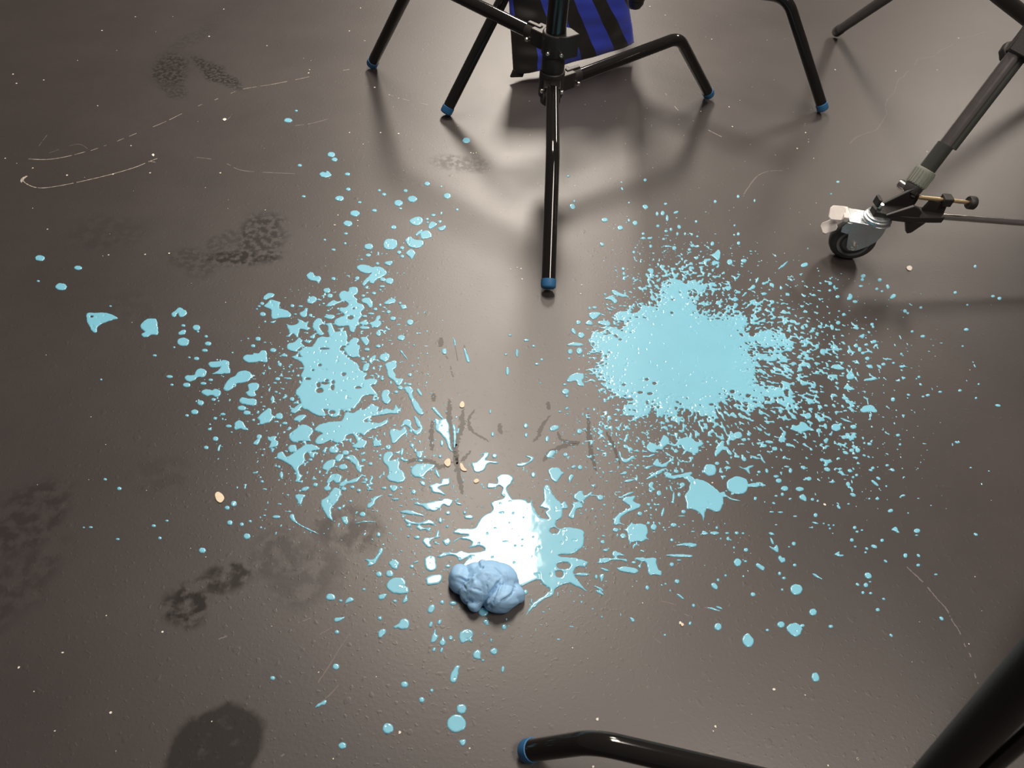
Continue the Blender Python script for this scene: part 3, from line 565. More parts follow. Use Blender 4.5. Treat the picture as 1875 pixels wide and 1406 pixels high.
e 97 12 15 9;e 755 45 14 12;e 553 65 10 6;e 558 120 9 14 -30;e 148 228 10 12;e 131 273 26 22 30;e 617 240 9 9;e 757 276 25 18 15;e 930 250 14 10;e 408 388 28 18;e 541 456 25 20;e 615 392 10 14;e 668 415 22 20;e 858 335 12 18;e 906 330 17 20;e 944 372 12 28;e 1020 323 22 11 -20;e 865 440 15 12;e 935 485 15 11;e 977 470 12 14;e 1047 448 16 18 -30;e 1193 402 12 12;e 1356 230 12 13;e 1553 187 12 14;e 1695 222 8 13;e 738 507 14 12;e 740 545 18 12;e 793 545 20 10;e 915 553 14 10;e 1032 508 11 15;e 1097 508 10 13;e 1157 513 10 12;e 1203 530 10 9;e 385 598 20 14 30;e 1523 435 9 9;e 1555 508 13 14;e 1520 517 9 8;e 1558 587 15 15;e 1332 593 16 20 20;e 803 614 14 14;e 658 665 14 12;e 1160 610 18 13;e 1200 615 22 10;e 1135 643 15 12;e 1005 630 18 18;e 1482 750 24 24;e 1603 738 26 15;e 1347 760 20 20;e 567 807 15 13;e 572 850 13 16
p 1310 690,1340 680,1380 645,1400 660,1395 720,1375 735,1340 705
p 775 820,800 803,830 815,825 845,808 855,825 870,815 888,790 885,800 850
p 465 1000,490 990,540 1015,600 1035,590 1050,540 1045,490 1030
p 415 1065,450 1040,490 1050,518 1085,495 1105,460 1075
p 268 1200,310 1178,375 1188,350 1220,310 1245
p 240 1280,270 1250,295 1260,300 1290
p 345 1275,360 1255,440 1258,460 1285,440 1300,380 1285
e 278 1145 12 13;e 322 1140 20 12;e 182 1268 22 18;e 1685 962 18 17;e 1717 905 10 26 25
@1500 450 3.5147
e 71 243 13 11;e 97 266 8 12;e 282 195 17 12;e 277 218 11 10;e 268 260 14 7;e 388 221 14 11;e 370 278 10 9;e 404 293 9 7;e 230 360 16 9 10;e 118 328 14 10;e 68 288 10 8;e 875 301 11 9;e 1118 325 13 8;e 1160 339 13 10;e 1003 134 10 10;e 953 380 7 6;e 654 398 10 8;e 551 420 12 11;e 570 434 8 7;e 158 443 12 10;e 122 496 15 12;e 82 525 12 18 -20;e 340 506 12 10;e 347 523 8 8;e 354 617 16 11;e 367 641 11 9;e 303 637 13 8;e 237 637 11 7;e 260 668 12 16;e 281 691 12 10;e 309 726 15 12;e 598 552 9 8;e 666 583 15 9;e 946 540 17 9;e 923 646 8 6;e 528 697 8 8;e 413 763 14 10;e 478 755 10 7;e 531 778 16 8 5;e 641 845 9 8;e 626 856 6 5;e 574 960 12 7 20;e 698 962 14 8;e 668 971 10 6;e 778 941 13 7;e 905 932 12 8;e 1026 891 7 6;e 1009 980 8 7;e 1150 1028 18 8 10;e 507 1219 13 9;e 520 1279 9 8;e 885 1265 14 7 20;e 323 1277 14 9;e 120 -411 11 7;e 77 -334 6 5
p 428 255,440 248,452 265,440 278
p 455 335,475 312,495 318,485 335,465 342
p 178 345,195 308,213 325,205 345,190 350
p 218 530,235 515,255 530,245 540
p 252 585,280 568,293 575,280 597,262 590
p 290 870,300 855,365 848,365 862,330 868
@1300 450 4.6875
e 810 165 32 18 -15;e 1053 1118 45 14
p 585 200,620 165,668 130,660 150,620 185
p 1040 1040,1070 1020,1110 1030,1155 1055,1130 1065,1060 1055
p 1170 1120,1210 1080,1240 1120,1230 1140,1190 1150
p 945 900,975 885,1000 890,1060 885,1050 855,1075 850,1105 905,1080 900,990 900,985 940,950 930
@0 0 1
P 1210 529,1215 514,1245 512,1256 520,1273 512,1290 529,1279 537,1264 537,1275 550,1277 571,1299 580,1328 578,1358 576,1368 586,1364 612,1407 604,1422 612,1439 618,1436 642,1402 638,1378 630,1372 640,1378 650,1400 648,1417 653,1439 659,1411 663,1387 662,1383 691,1398 702,1413 710,1432 725,1436 736,1411 728,1400 736,1370 740,1343 732,1321 734,1311 743,1308 760,1294 762,1273 751,1245 749,1239 764,1213 760,1203 764,1198 743,1183 762,1158 762,1139 758,1149 736,1136 727,1107 710,1102 695,1079 678,1092 672,1100 663,1100 646,1075 648,1085 638,1080 627,1083 612,1102 608,1119 599,1136 603,1142 589,1124 586,1128 574,1147 569,1158 574,1171 569,1177 559,1198 561,1205 546
h 1135 622 3 1.6;h 1184 695 3 2;h 1198 702 4 2.5;h 1142 705 3 2;h 1172 719 5 2;h 1190 721 5 2;h 1153 732 6 2;h 1341 717 4 3;h 1369 725 4 3;h 1230 573 2.5 2;h 1265 540 3 3;h 1282 552 3 2.5;h 1377 612 5 4;h 1390 640 4 3;h 1398 663 6 3;h 1302 741 4 2
"""
GS = 0.00075                                                       # field spacing on the floor, metres
GX0, GX1, GY0, GY1 = -1.10, 1.12, 0.20, 1.84
gx = np.arange(GX0, GX1, GS); gy = np.arange(GY0, GY1, GS); NX, NY = len(gx), len(gy)
FLD = np.full((NY, NX), -9.0, np.float32)                           # signed distance to paint edge in mm (positive inside)

def _hash(i, j, s):
    h = (i.astype(np.int64) * 374761393 + j.astype(np.int64) * 668265263 + s * 1274126177) & 0x7fffffff
    h = ((h ^ (h >> 13)) * 1274126177) & 0x7fffffff
    return ((h ^ (h >> 16)) & 0xffff).astype(np.float32) / 65535.0
def vnoise(x, y, s=0):
    i = np.floor(x); j = np.floor(y); fx = (x - i).astype(np.float32); fy = (y - j).astype(np.float32)
    i = i.astype(np.int64); j = j.astype(np.int64)
    fx = fx * fx * (3 - 2 * fx); fy = fy * fy * (3 - 2 * fy)
    a = _hash(i, j, s) * (1 - fx) + _hash(i + 1, j, s) * fx
    b = _hash(i, j + 1, s) * (1 - fx) + _hash(i + 1, j + 1, s) * fx
    return a * (1 - fy) + b * fy
def floor_xy(pts):
    return np.array([[q.x, q.y] for q in (at(x, y) for x, y in pts)])
def window(P, m):
    a0 = max(0, int((P[:, 0].min() - m - GX0) / GS)); a1 = min(NX, int((P[:, 0].max() + m - GX0) / GS) + 2)
    b0 = max(0, int((P[:, 1].min() - m - GY0) / GS)); b1 = min(NY, int((P[:, 1].max() + m - GY0) / GS) + 2)
    return slice(b0, b1), slice(a0, a1)
def sdf(P, X, Y):
    """signed distance (mm, positive inside) to closed outline P"""
    d2 = np.full(X.shape, 1e9, np.float32); ins = np.zeros(X.shape, bool)
    for (ax, ay), (bx, by) in zip(P, np.roll(P, -1, 0)):
        ex, ey = bx - ax, by - ay; wx, wy = X - ax, Y - ay
        t = np.clip((wx * ex + wy * ey) / (ex * ex + ey * ey + 1e-12), 0, 1)
        d2 = np.minimum(d2, (wx - ex * t) ** 2 + (wy - ey * t) ** 2)
        c = (ay > Y) != (by > Y)
        if c.any():
            xi = ax + (Y - ay) * (ex / (ey if abs(ey) > 1e-12 else 1e-12)); ins ^= c & (X < xi)
    d = np.sqrt(d2) * 1000
    return np.where(ins, d, -d)
holes = []; POOL = None; prng = random.Random(3)
ox = oy = 0; sc_ = 1.0
for line in PAINT.strip().split('\n'):
    if line[0] == '@':
        ox, oy, sc_ = [float(q) for q in line[1:].split()]; continue
    for it in line.split(';'):
        k, body = it[0], it[1:].strip()
        if k in 'eh':
            v = [float(q) for q in body.split()]; a = math.radians(v[4]) if len(v) > 4 else 0
            n = 18; pts = []
            for i in range(n):
                q = 2 * math.pi * i / n; j = prng.uniform(0.94, 1.06)
                ex, ey = v[2] * math.cos(q) * j, v[3] * math.sin(q) * j
                pts.append((ox + (v[0] + ex * math.cos(a) - ey * math.sin(a)) / sc_, oy + (v[1] + ex * math.sin(a) + ey * math.cos(a)) / sc_))
        else:
            pts = [(ox + float(q.split()[0]) / sc_, oy + float(q.split()[1]) / sc_) for q in body.split(',')]
            pts = catmull(pts, 3, True)
        P = floor_xy(pts)
        if k == 'h': holes.append(P); continue
        if k == 'P': POOL = P
        w = window(P, 0.006); X, Y = np.meshgrid(gx[w[1]], gy[w[0]])
        if X.size == 0: continue
        d = sdf(P, X, Y)
        if k in 'pP':                                               # ragged rim
            d = d + (vnoise(X / .0042, Y / .0042, 5) - .5) * (2.6 if k == 'P' else 1.5)
        FLD[w] = np.maximum(FLD[w], d)

def spray(cov, w, n, k=5.0):
    """splashed specks: noise above the threshold that leaves the share cov covered"""
    s = np.sort(n[::3, ::3].ravel()); thr = s[np.clip(((1 - np.clip(cov, 0, 1)) * (len(s) - 1)).astype(int), 0, len(s) - 1)]
    FLD[w] = np.maximum(FLD[w], np.where(cov > 0.001, (n - thr) * k - 0.15, -9))
# fringe thrown out of the right pool
c0 = at(1262, 645); w = window(floor_xy([(960, 400), (1800, 400), (1800, 960), (1000, 960)]), 0)
X, Y = np.meshgrid(gx[w[1]], gy[w[0]]); dx, dy = X - c0.x, Y - c0.y
r = np.hypot(dx, dy); th = np.degrees(np.arctan2(dy, dx)) % 360
reach = np.interp(th, [0, 30, 60, 90, 120, 150, 180, 210, 240, 270, 300, 330, 360], [85, 75, 60, 55, 38, 14, 9, 20, 34, 48, 62, 80, 85])
peak = np.interp(th, [0, 45, 90, 135, 180, 225, 270, 315, 360], [.68, .64, .55, .50, .30, .38, .66, .66, .68])
dp = -sdf(POOL[::2], X, Y); dp = np.maximum(dp, 0)
cov = peak * np.exp(-dp / reach) * np.clip(1.45 - dp / (reach * 3.2), 0, 1)
ang = np.radians(th); ca, sa = dx / np.maximum(r, 1e-6), dy / np.maximum(r, 1e-6)
n1 = vnoise(r / .0066, ang * .22 / .0052, 11); n2 = vnoise(X / .0038, Y / .0038, 12); n3 = vnoise(X / .017, Y / .017, 13)
spray(cov * (0.55 + 0.9 * n3), w, 0.62 * n1 + 0.38 * n2, 5.2)
di = sdf(POOL[::2], X, Y); nn = 0.55 * vnoise(X / .0052, Y / .0040, 14) + 0.45 * vnoise(X / .0030, Y / .0030, 15)       # lacy gaps inside the rim
share = np.where(di > 0, 0.26 * np.exp(-di / 7.0) * (0.3 + 1.4 * n3), 0); s_ = np.sort(nn[::3, ::3].ravel())
thr = s_[np.clip(((1 - share) * (len(s_) - 1)).astype(int), 0, len(s_) - 1)]
FLD[w] = np.where(share > .004, np.minimum(FLD[w], (thr - nn) * 5.0 + .1), FLD[w])
# specks about the left splash, the middle splash and thin mist
def zone(boxpts, cells, seed, spots):
    w = window(floor_xy(boxpts), 0); X, Y = np.meshgrid(gx[w[1]], gy[w[0]]); cov = np.zeros(X.shape, np.float32)
    for (cx, cy, rx, ry, a) in spots:
        C = at(cx, cy); ex = (at(cx + rx, cy) - C).length; ey = (at(cx, cy + ry) - C).length
        cov = np.maximum(cov, a * np.exp(-(((X - C.x) / ex) ** 2 + ((Y - C.y) / ey) ** 2)))
    cov = np.where(cov > 0.006, cov, 0)
    n = 0.6 * vnoise(X / cells[0], Y / cells[0], seed) + 0.4 * vnoise(X / cells[1], Y / cells[1], seed + 1)
    spray(cov, w, n, 4.6)
zone([(330, 430), (860, 430), (860, 1000), (330, 1000)], (.0058, .0036), 21, [(620, 690, 110, 150, .20), (660, 620, 90, 70, .15), (640, 800, 150, 90, .17), (520, 720, 110, 70, .09), (640, 900, 150, 60, .05), (700, 480, 60, 40, .03)])
zone([(740, 760), (1260, 760), (1260, 1180), (740, 1180)], (.0046, .0030), 31, [(960, 1000, 150, 110, .07), (1120, 930, 130, 80, .07), (1180, 830, 130, 60, .15), (780, 950, 120, 90, .05), (1100, 790, 40, 60, .20)])
zone([(400, 330), (1800, 330), (1800, 1300), (400, 1300)], (.0040, .0027), 41, [(1260, 520, 180, 120, .015), (1520, 780, 200, 180, .012), (1300, 1000, 260, 140, .007), (700, 900, 250, 260, .010), (880, 1050, 180, 120, .008)])
for P in holes:
    w = window(P, 0.004); X, Y = np.meshgrid(gx[w[1]], gy[w[0]])
    FLD[w] = np.minimum(FLD[w], -sdf(P, X, Y) - (vnoise(X / .003, Y / .003, 6) - .5) * 1.2)
# nothing under the stand foot
FT = floor_xy([(983, 520), (1024, 520), (1024, 552), (983, 552)]); w = window(FT, 0); FLD[w] = -9

# heights: a flat film with a rounded rim, pocked with small bubbles
ins = FLD > 0
Hh = np.zeros_like(FLD); t = np.clip(FLD, 0, 1.9) / 1.9
Hh = 1.10 * np.sqrt(np.clip(1 - (1 - t) ** 2, 0, 1))
X, Y = np.meshgrid(gx, gy)
jj = np.nonzero(FLD > 1.5)
bub = vnoise(X[jj] / .0052, Y[jj] / .0052, 51); Hh[jj] -= 0.5 * np.clip((bub - .875) / .06, 0, 1)
Hh[jj] += 0.16 * (vnoise(X[jj] / .018, Y[jj] / .018, 52) - .5) + 0.035 * (vnoise(X[jj] / .006, Y[jj] / .006, 53) - .5)
for _ in range(1):
    Hp = np.pad(Hh, 1, mode='edge')
    Hh = np.where(ins, (Hp[1:-1, 1:-1] * 4 + Hp[:-2, 1:-1] + Hp[2:, 1:-1] + Hp[1:-1, :-2] + Hp[1:-1, 2:]) / 8, Hh)
# bring the outer ring of each patch onto the rim
Gy, Gx = np.gradient(np.clip(FLD, -6, 6)); g2 = Gx ** 2 + Gy ** 2 + 1e-6
st = np.clip(FLD, -6, 6) / g2; sx, sy = -st * Gx, -st * Gy
ln_ = np.hypot(sx, sy); kk = np.minimum(1, 1.0 / np.maximum(ln_, 1e-6)); sx *= kk; sy *= kk
PXc = X + np.where(ins, 0, sx) * GS; PYc = Y + np.where(ins, 0, sy) * GS; PZ = np.where(ins, Hh * 0.001 + 0.0002, 0.0001)
# patches = connected areas
lab = np.zeros(FLD.shape, np.int32); inset = set(np.flatnonzero(ins.ravel()).tolist()); comp = 0
labf = lab.ravel(); nb = (1, -1, NX, -NX, NX + 1, NX - 1, -NX + 1, -NX - 1)
while inset:
    s0 = inset.pop(); comp += 1; stk = [s0]; cells = [s0]
    while stk:
        q = stk.pop()
        for dq in nb:
            z = q + dq
            if z in inset: inset.discard(z); stk.append(z); cells.append(z)
    labf[cells] = comp
ql = np.maximum(np.maximum(lab[:-1, :-1], lab[1:, :-1]), np.maximum(lab[:-1, 1:], lab[1:, 1:]))
qi, qj = np.nonzero(ql); ql = ql[qi, qj]; order = np.argsort(ql, kind='stable'); qi, qj, ql = qi[order], qj[order], ql[order]
bounds = np.searchsorted(ql, np.arange(1, comp + 2))
area_mm = np.bincount(labf, minlength=comp + 1)[1:] * GS * GS * 1e6
rank = np.argsort(-area_mm)
def patch_mesh(idx, name, base=None):
    i, j = qi[idx], qj[idx]
    quads = np.stack([i * NX + j, i * NX + j + 1, (i + 1) * NX + j + 1, (i + 1) * NX + j], 1)
    uq, inv = np.unique(quads, return_inverse=True); inv = inv.reshape(-1, 4)
    co = np.stack([PXc.ravel()[uq], PYc.ravel()[uq], PZ.ravel()[uq]], 1)
    c = np.array([co[:, 0].mean(), co[:, 1].mean(), 0.0]) if base is None else base
    me = bpy.data.meshes.new(name); nv, nf = len(uq), len(inv)
    me.vertices.add(nv); me.vertices.foreach_set('co', (co - c).astype(np.float32).ravel())
    me.loops.add(nf * 4); me.loops.foreach_set('vertex_index', inv.astype(np.int32).ravel())
    me.polygons.add(nf); me.polygons.foreach_set('loop_start', np.arange(0, nf * 4, 4, dtype=np.int32))
    me.polygons.foreach_set('use_smooth', np.ones(nf, bool)); me.update(calc_edges=True); me.validate()
    me.materials.append(M_paint)
    o = bpy.data.objects.new(name, me); o.location = c; sc.collection.objects.link(o)
    return o, co
KEEP = 300
PATCHES = []
for n_, c in enumerate(rank[:KEEP]):
    idx = np.arange(bounds[c], bounds[c + 1])
    o, co = patch_mesh(idx, 'paint_splat' if area_mm[c] > 2500 else 'paint_drop')
    ev = np.sqrt(np.maximum(np.linalg.eigvalsh(np.cov(co[:, :2].T)), 1e-12))
    PATCHES.append((o, px(o.location), area_mm[c], ev[1] / ev[0], area_mm[c] / (math.pi * 4 * ev[0] * ev[1] * 1e6)))
rest = np.concatenate([np.arange(bounds[c], bounds[c + 1]) for c in rank[KEEP:]])
o, _ = patch_mesh(rest, 'paint_specks')
tag(o, 'fine mist of tiny light blue paint specks scattered between the splashes', 'paint specks', kind='stuff')
print('patches', comp, 'areas', area_mm[rank[:6]], area_mm[rank[min(299, comp - 1)]])

# ------------------------------------------------------------------ light stands with bent legs
def bent(p0, p1, p2, r, k=12):
    """p0 -> p1 -> p2 with the corner at p1 rounded"""
    a, b = (p0 - p1).normalized(), (p2 - p1).normalized(); half = a.angle(b) / 2
    c = r / math.tan(half); c = min(c, (p0 - p1).length * .7, (p2 - p1).length * .7)
    s, e = p1 + a * c, p1 + b * c; out = [p0, p0.lerp(s, .5), s]
    for i in range(1, k):
        t = i / k; out.append((1 - t) ** 2 * s + 2 * t * (1 - t) * p1 + t * t * e)
    return out + [e, e.lerp(p2, .5), p2]

def bent_leg(root, col, foot, bend, hub_z, r=0.0132, fillet=0.055, label=None):
    foot, col = Vector(foot), Vector(col)
    d = Vector((foot.x - col.x, foot.y - col.y, 0)).normalized()
    hub = Vector((col.x, col.y, hub_z)) + d * 0.052
    ax = (bend - foot).normalized()
    f0 = foot + Vector((0, 0, r * math.sqrt(max(0, 1 - ax.z ** 2)) + .0008))    # lowest point of the slanted end touches the floor
    cut = f0 + ax * 0.015
    leg = MB().tube(bent(hub, bend, cut, fillet), r, 24).build('leg', M_black, root, 60, label=label)
    cap = MB().lathe(f0, ax, [(0, r * .80), (.0015, r * 1.0), (.004, r * 1.07), (.017, r * 1.07), (.0176, r * 1.0)], 28).build('foot_cap', M_bluecap, None, 50)
    w = cap.matrix_basis.copy(); cap.parent = leg; cap.location = Vector(cap.location) - Vector(root.location); cap['label'] = 'blue rubber foot cap'
    return d

def casting(root, col, z0, z1, dirs, rc=0.0245, point=None, low=False):
    """clamp body round the column at heights z0..z1 with sockets towards dirs"""
    c = Vector((col[0], col[1], 0)); m = MB()
    m.lathe(c + Vector((0, 0, z0)), (0, 0, 1), [(0, rc * .94), (.004, rc), (z1 - z0 - .004, rc), (z1 - z0, rc * .94)], 36)
    for d in dirs:
        mid = c + Vector((0, 0, (z0 + z1) / 2)); s = Vector((-d.y, d.x, 0))
        m.prism([(-.018, 0), (.018, 0), (.0165, .05), (-.0165, .05)], mid + Vector((0, 0, -.017)), s, d, (0, 0, 1), .034)
        m.lathe(mid + d * .028, d, [(0, .0165), (.040, .0165), (.042, .0155)], 24)
        m.box(mid + d * .052 + Vector((0, 0, .0155)), s, d, (0, 0, 1), .010, .034, .008)
    if point is not None:
        s = Vector((-point.y, point.x, 0))
        m.prism([(-.0245, 0), (-.020, .026), (0, .048), (.020, .026), (.0245, 0)], c + Vector((0, 0, z0)), s, point, (0, 0, 1), z1 - z0)
    o = m.build('leg_clamp', M_cast, root, 40, bevel=.0018)
    return o
def screw(parent, root, p, d, r=.0042):
    s = MB().lathe(p, d, [(-.004, r * .7), (0, r), (.003, r), (.0048, r * .75), (.0052, r * .2)], 16).build('screw', M_bolt, None, 50)
    s.parent = parent; s.location = Vector(s.location) - Vector(root.location); s['label'] = 'bright steel screw'
    return s

# front stand
ca = at(1021.5, 20); ca = Vector((ca.x, ca.y, 0)).normalized() * 1.470            # column foot point
fA, fB, fC = at(1003, 536), at(1297, 180), at(681, 124)
st = empty('c_stand', (ca.x, ca.y, 0), 'black steel light stand whose front leg reaches between the two big paint splashes', 'light stand', 'black light stands with blue foot caps')
def dirto(f, c): return Vector((f.x - c.x, f.y - c.y, 0)).normalized()
def onleg(f, c, rad, z): return Vector((c.x, c.y, z)) + dirto(f, c) * rad
dA = bent_leg(st, ca, fA, onleg(fA, ca, .222, .162), .190, fillet=.10)
dB = bent_leg(st, ca, fB, onleg(fB, ca, .346, .190), .174)
dC = bent_leg(st, ca, fC, onleg(fC, ca, .380, .274), .262)
MB().tube([ca + Vector((0, 0, .149)), ca + Vector((0, 0, .29)), ca + Vector((0, 0, 1.25))], .0200, 32).build('column', M_black, st, 60)
up_c = casting(st, ca, .240, .286, [dC], .0265, point=(rt * .9 - Vector((0, .25, 0))).normalized())
lo_c = casting(st, ca, .150, .206, [dA, dB], .0260)
MB().lathe(ca + Vector((0, 0, .206)), (0, 0, 1), [(0, .0225), (.003, .0235), (.031, .0235), (.034, .0225)], 32).build('spacer', M_cast, st, 50)
MB().lathe(ca + Vector((0, 0, .132)), (0, 0, 1), [(0, .0160), (.004, .0205), (.018, .0215)], 32).build('base_plug', M_cast, st, 50)
tocam = Vector((-ca.x, -ca.y, 0)).normalized(); sd = Vector((-tocam.y, tocam.x, 0))
screw(up_c, st, ca + Vector((0, 0, .252)) + (tocam * .9 + sd * -.42).normalized() * .0268, (tocam * .9 + sd * -.42))
screw(up_c, st, ca + Vector((0, 0, .252)) + (tocam * .9 + sd * .46).normalized() * .0300, (tocam * .9 + sd * .46))
sB = Vector((dB.y, -dB.x, 0)); screw(lo_c, st, ca + Vector((0, 0, .170)) + dB * .056 + sB * .0175, sB)
sC = Vector((-dC.y, dC.x, 0)); screw(up_c, st, ca + Vector((0, 0, .256)) + dC * .056 + sC * .0175, sC)
for q in (-1, 1):
    screw(lo_c, st, ca + Vector((0, 0, .178)) + dA * .034 + Vector((-dA.y, dA.x, 0)) * .0185 * q, Vector((-dA.y, dA.x, 0)) * q)

# back stand
fD, fE = at(816, 213), at(1505, 207)
m_ = (fD + fE) / 2; v_ = fE - fD; L_ = v_.length
cb = m_ + Vector((-v_.y, v_.x, 0)).normalized() * L_ / (2 * math.sqrt(3)); cb.z = 0; cb = cb + Vector((.018, .006, 0))
far = cb + (cb - m_).normalized() * (L_ / math.sqrt(3))
sb = empty('c_stand', (cb.x, cb.y, 0), 'black steel light stand behind the blue striped sandbag with its legs spread wide', 'light stand', 'black light stands with blue foot caps')
dD = bent_leg(sb, cb, fD, onleg(fD, cb, .362, .292), .262, fillet=.06)
dE = bent_leg(sb, cb, fE, onleg(fE, cb, .352, .240), .205, fillet=.06)
dF = bent_leg(sb, cb, far, onleg(far, cb, .34, .20), .167, fillet=.06)
MB().tube([cb + Vector((0, 0, .16)), cb + Vector((0, 0, .30)), cb + Vector((0, 0, 1.25))], .0200, 32).build('column', M_black, sb, 60)
casting(sb, cb, .236, .284, [dD], .0265); casting(sb, cb, .182, .228, [dE], .026); casting(sb, cb, .152, .182, [dF], .026)
MB().lathe(cb + Vector((0, 0, .128)), (0, 0, 1), [(0, .006), (.004, .017), (.014, .0225), (.030, .0235), (.034, .021)], 28).build('base_plug', M_cast, sb, 50)

# near stand, mostly below the frame: only the tip of one leg is in view
fG = at(962, 1378); cG = Vector((.530, .150, 0)); dG = dirto(fG, cG)
sg = empty('c_stand', (cG.x, cG.y, 0), 'black steel light stand at the bottom edge, one bent leg ending in a blue cap', 'light stand', 'black light stands with blue foot caps')
bent_leg(sg, cG, fG, at(1088, 1357, .118), .150, fillet=.055)
for a in (120, -120):
    q = Matrix.Rotation(math.radians(a), 3, 'Z') @ dG
    bent_leg(sg, cG, cG + q * .49, cG + q * .40 + Vector((0, 0, .13)), .155)
q1 = Matrix.Rotation(math.radians(120), 3, 'Z') @ dG; q2 = Matrix.Rotation(math.radians(-120), 3, 'Z') @ dG
MB().tube([cG + Vector((0, 0, .11)), cG + Vector((0, 0, .3)), cG + Vector((0, 0, .62))], .0175, 32).build('column', M_black, sg, 60)
casting(sg, cG, .128, .176, [dG, q1, q2], .026)

# thick dark leg close to the lens, bottom right, with its thin brace
tA, tB = at(1488, 1664, 0.0), at(1875, 1246, .56)
dT = (tB - tA).normalized(); tE = tA + dT * ((tB - tA).length + .45)
tk = empty('tripod', (tA.x, tA.y, 0), 'blurred thick black tripod leg crossing the bottom right corner', 'tripod')
r_ = .0138
MB().tube([tA + Vector((0, 0, r_ * .9)) + dT * .02, tA.lerp(tB, .5), tB, tE], r_, 36).build('leg', M_plast, tk, 60)
MB().lathe(tA + Vector((0, 0, r_ * .72 * math.sqrt(1 - dT.z ** 2) + .001)), dT, [(0, r_ * .7), (.006, r_ * 1.08), (.05, r_ * 1.08), (.054, r_)], 30).build('foot', M_plast, tk, 50)
uA, uB = at(1808, 1408, .44), at(1876, 1349, .50); uD = (uB - uA).normalized()
MB().tube([uA - uD * .03, uA, uB, uB + uD * .30], .0060, 24).build('brace', M_black, tk, 60)

# light stand in the top right corner
hS = at(1738, -82, .42); f1, f2 = at(1529, 66), None
g = at(1875, 38, .22); d2 = (g - hS); f2 = hS + d2 * (hS.z / -d2.z) if d2.z < 0 else g
ls = empty('light_stand', (hS.x, hS.y, 0), 'slim black light stand in the top right corner with two straight slanting legs', 'light stand')
for nm, ft, r_ in (('leg', f1, .0125), ('leg', f2, .0165)):
    ax = (hS - ft).normalized(); b0 = ft + Vector((0, 0, r_ * math.sqrt(1 - ax.z ** 2) + .002))
    MB().tube([b0 + ax * .02, b0.lerp(hS, .5), hS], r_, 24).build('leg', M_plast, ls, 60)
    MB().lathe(b0, ax, [(0, r_ * .8), (.004, r_ * 1.12), (.034, r_ * 1.12), (.038, r_)], 24).build('foot', M_plast, ls, 50)
MB().lathe(hS + Vector((0, 0, -.03)), (0, 0, 1), [(0, .024), (.004, .030), (.056, .030), (.06, .024)], 30).build('hub', M_cast, ls, 50)
MB().tube([hS + Vector((0, 0, .03)), hS + Vector((0, 0, .4)), hS + Vector((0, 0, 1.0))], .016, 28).build('column', M_black, ls, 60)

# ------------------------------------------------------------------ tripod leg on a caster dolly, right
Wc = at(1546, 476); R_ = .0440
td = empty('tripod', (Wc.x, Wc.y, 0), 'grey metal tripod leg standing on a dolly arm with a braked caster wheel', 'tripod')
rz = math.radians(-9); ex = Vector((math.cos(rz), math.sin(rz), 0)); ey = Vector((-math.sin(rz), math.cos(rz), 0)); ez = Vector((0, 0, 1))
wc = Vector((Wc.x, Wc.y, R_)) + ey * .012
def cl(x, y, z): return wc + ex * x + ey * y + ez * z
def sub(o, par):
    """make o, built without a parent, a sub-part of the tripod part par"""
    o.parent = par; o.location = Vector(o.location) - Vector(td.location); return o
wheel = MB().lathe(cl(0, -.0135, 0), ey, [(0, .0305), (.0005, .034), (.002, .0395), (.006, .0430), (.0135, R_), (.021, .0430), (.025, .0395), (.027, .031)], 48).build('caster_wheel', M_tyre, td, 50)
sub(MB().lathe(cl(0, -.0150, 0), ey, [(0, .008), (.0005, .018), (.003, .0225), (.003, .0245), (.0005, .0255), (.0005, .0300), (.004, .0315), (.029, .0315), (.0300, .018), (.0305, .008)], 48).build('wheel_rim', M_rim, None, 40), wheel)
fk = MB()
plate = [(-.011, -.006), (-.005, -.012), (.009, -.010), (.026, .004), (.036, .018), (.041, .036), (.041, .0535), (-.026, .0535), (-.020, .030)]
for y in (-.0215, .0195): fk.prism(plate, cl(0, y, 0), ex, ez, ey, .002)
fk.prism([(-.028, -.0215), (.010, -.0215), (.022, -.0270), (.036, -.0262), (.049, -.014), (.0515, 0), (.049, .014), (.036, .0262), (.022, .0270), (.010, .0215), (-.028, .0215)], cl(0, 0, .0525), ex, ey, ez, .0025)
fk.prism([(-.034, .016), (-.020, .014), (-.020, .040), (-.030, .040), (-.036, .028)], cl(0, -.0225, .012), ex, ez, ey, .002)
fork = fk.build('fork', M_steel, td, 30, bevel=.0009)
sub(MB().lathe(cl(0, -.0215, 0), -ey, [(0, .0085), (.002, .0085), (.002, .0062), (.0065, .0062), (.008, .0035), (.0085, .001)], 20).build('axle_nut', M_bolt, None, 40), fork)
sw = Vector((.024, 0, .055))
sub(MB().lathe(cl(*sw), ez, [(0, .0265), (.003, .0275), (.007, .026), (.0085, .0225), (.009, .0235), (.012, .0235), (.0135, .020), (.0138, .011), (.021, .011), (.0215, .006)], 40).build('swivel_bearing', M_steel, None, 40), fork)
def slab(name, poly, o, ux, uy, uz, d, m, par=None, bev=.002):
    q = MB().prism(poly, o, ux, uy, uz, d).build(name, m, td if par is None else None, 30, bevel=bev)
    return q if par is None else sub(q, par)
oct_ = lambda a, b, c: [(-a + c, -b), (a - c, -b), (a, -b + c), (a, b - c), (a - c, b), (-a + c, b), (-a, b - c), (-a, -b + c)]
t1 = (ex * .35 + ez * 1.0).normalized(); n1_ = ey.cross(t1)
slab('brake_pedal', oct_(.0145, .0145, .005), cl(-.0510, -.003, .0555), (ex * .98 + ez * .10).normalized(), (ey * .8 + ez * .6).normalized(), (ez * .8 - ey * .6).normalized(), .003, M_pedal)
nP = (-ex * .55 - ey * .55 + ez * .62).normalized(); uP = ey.cross(nP).normalized(); wP = nP.cross(uP)
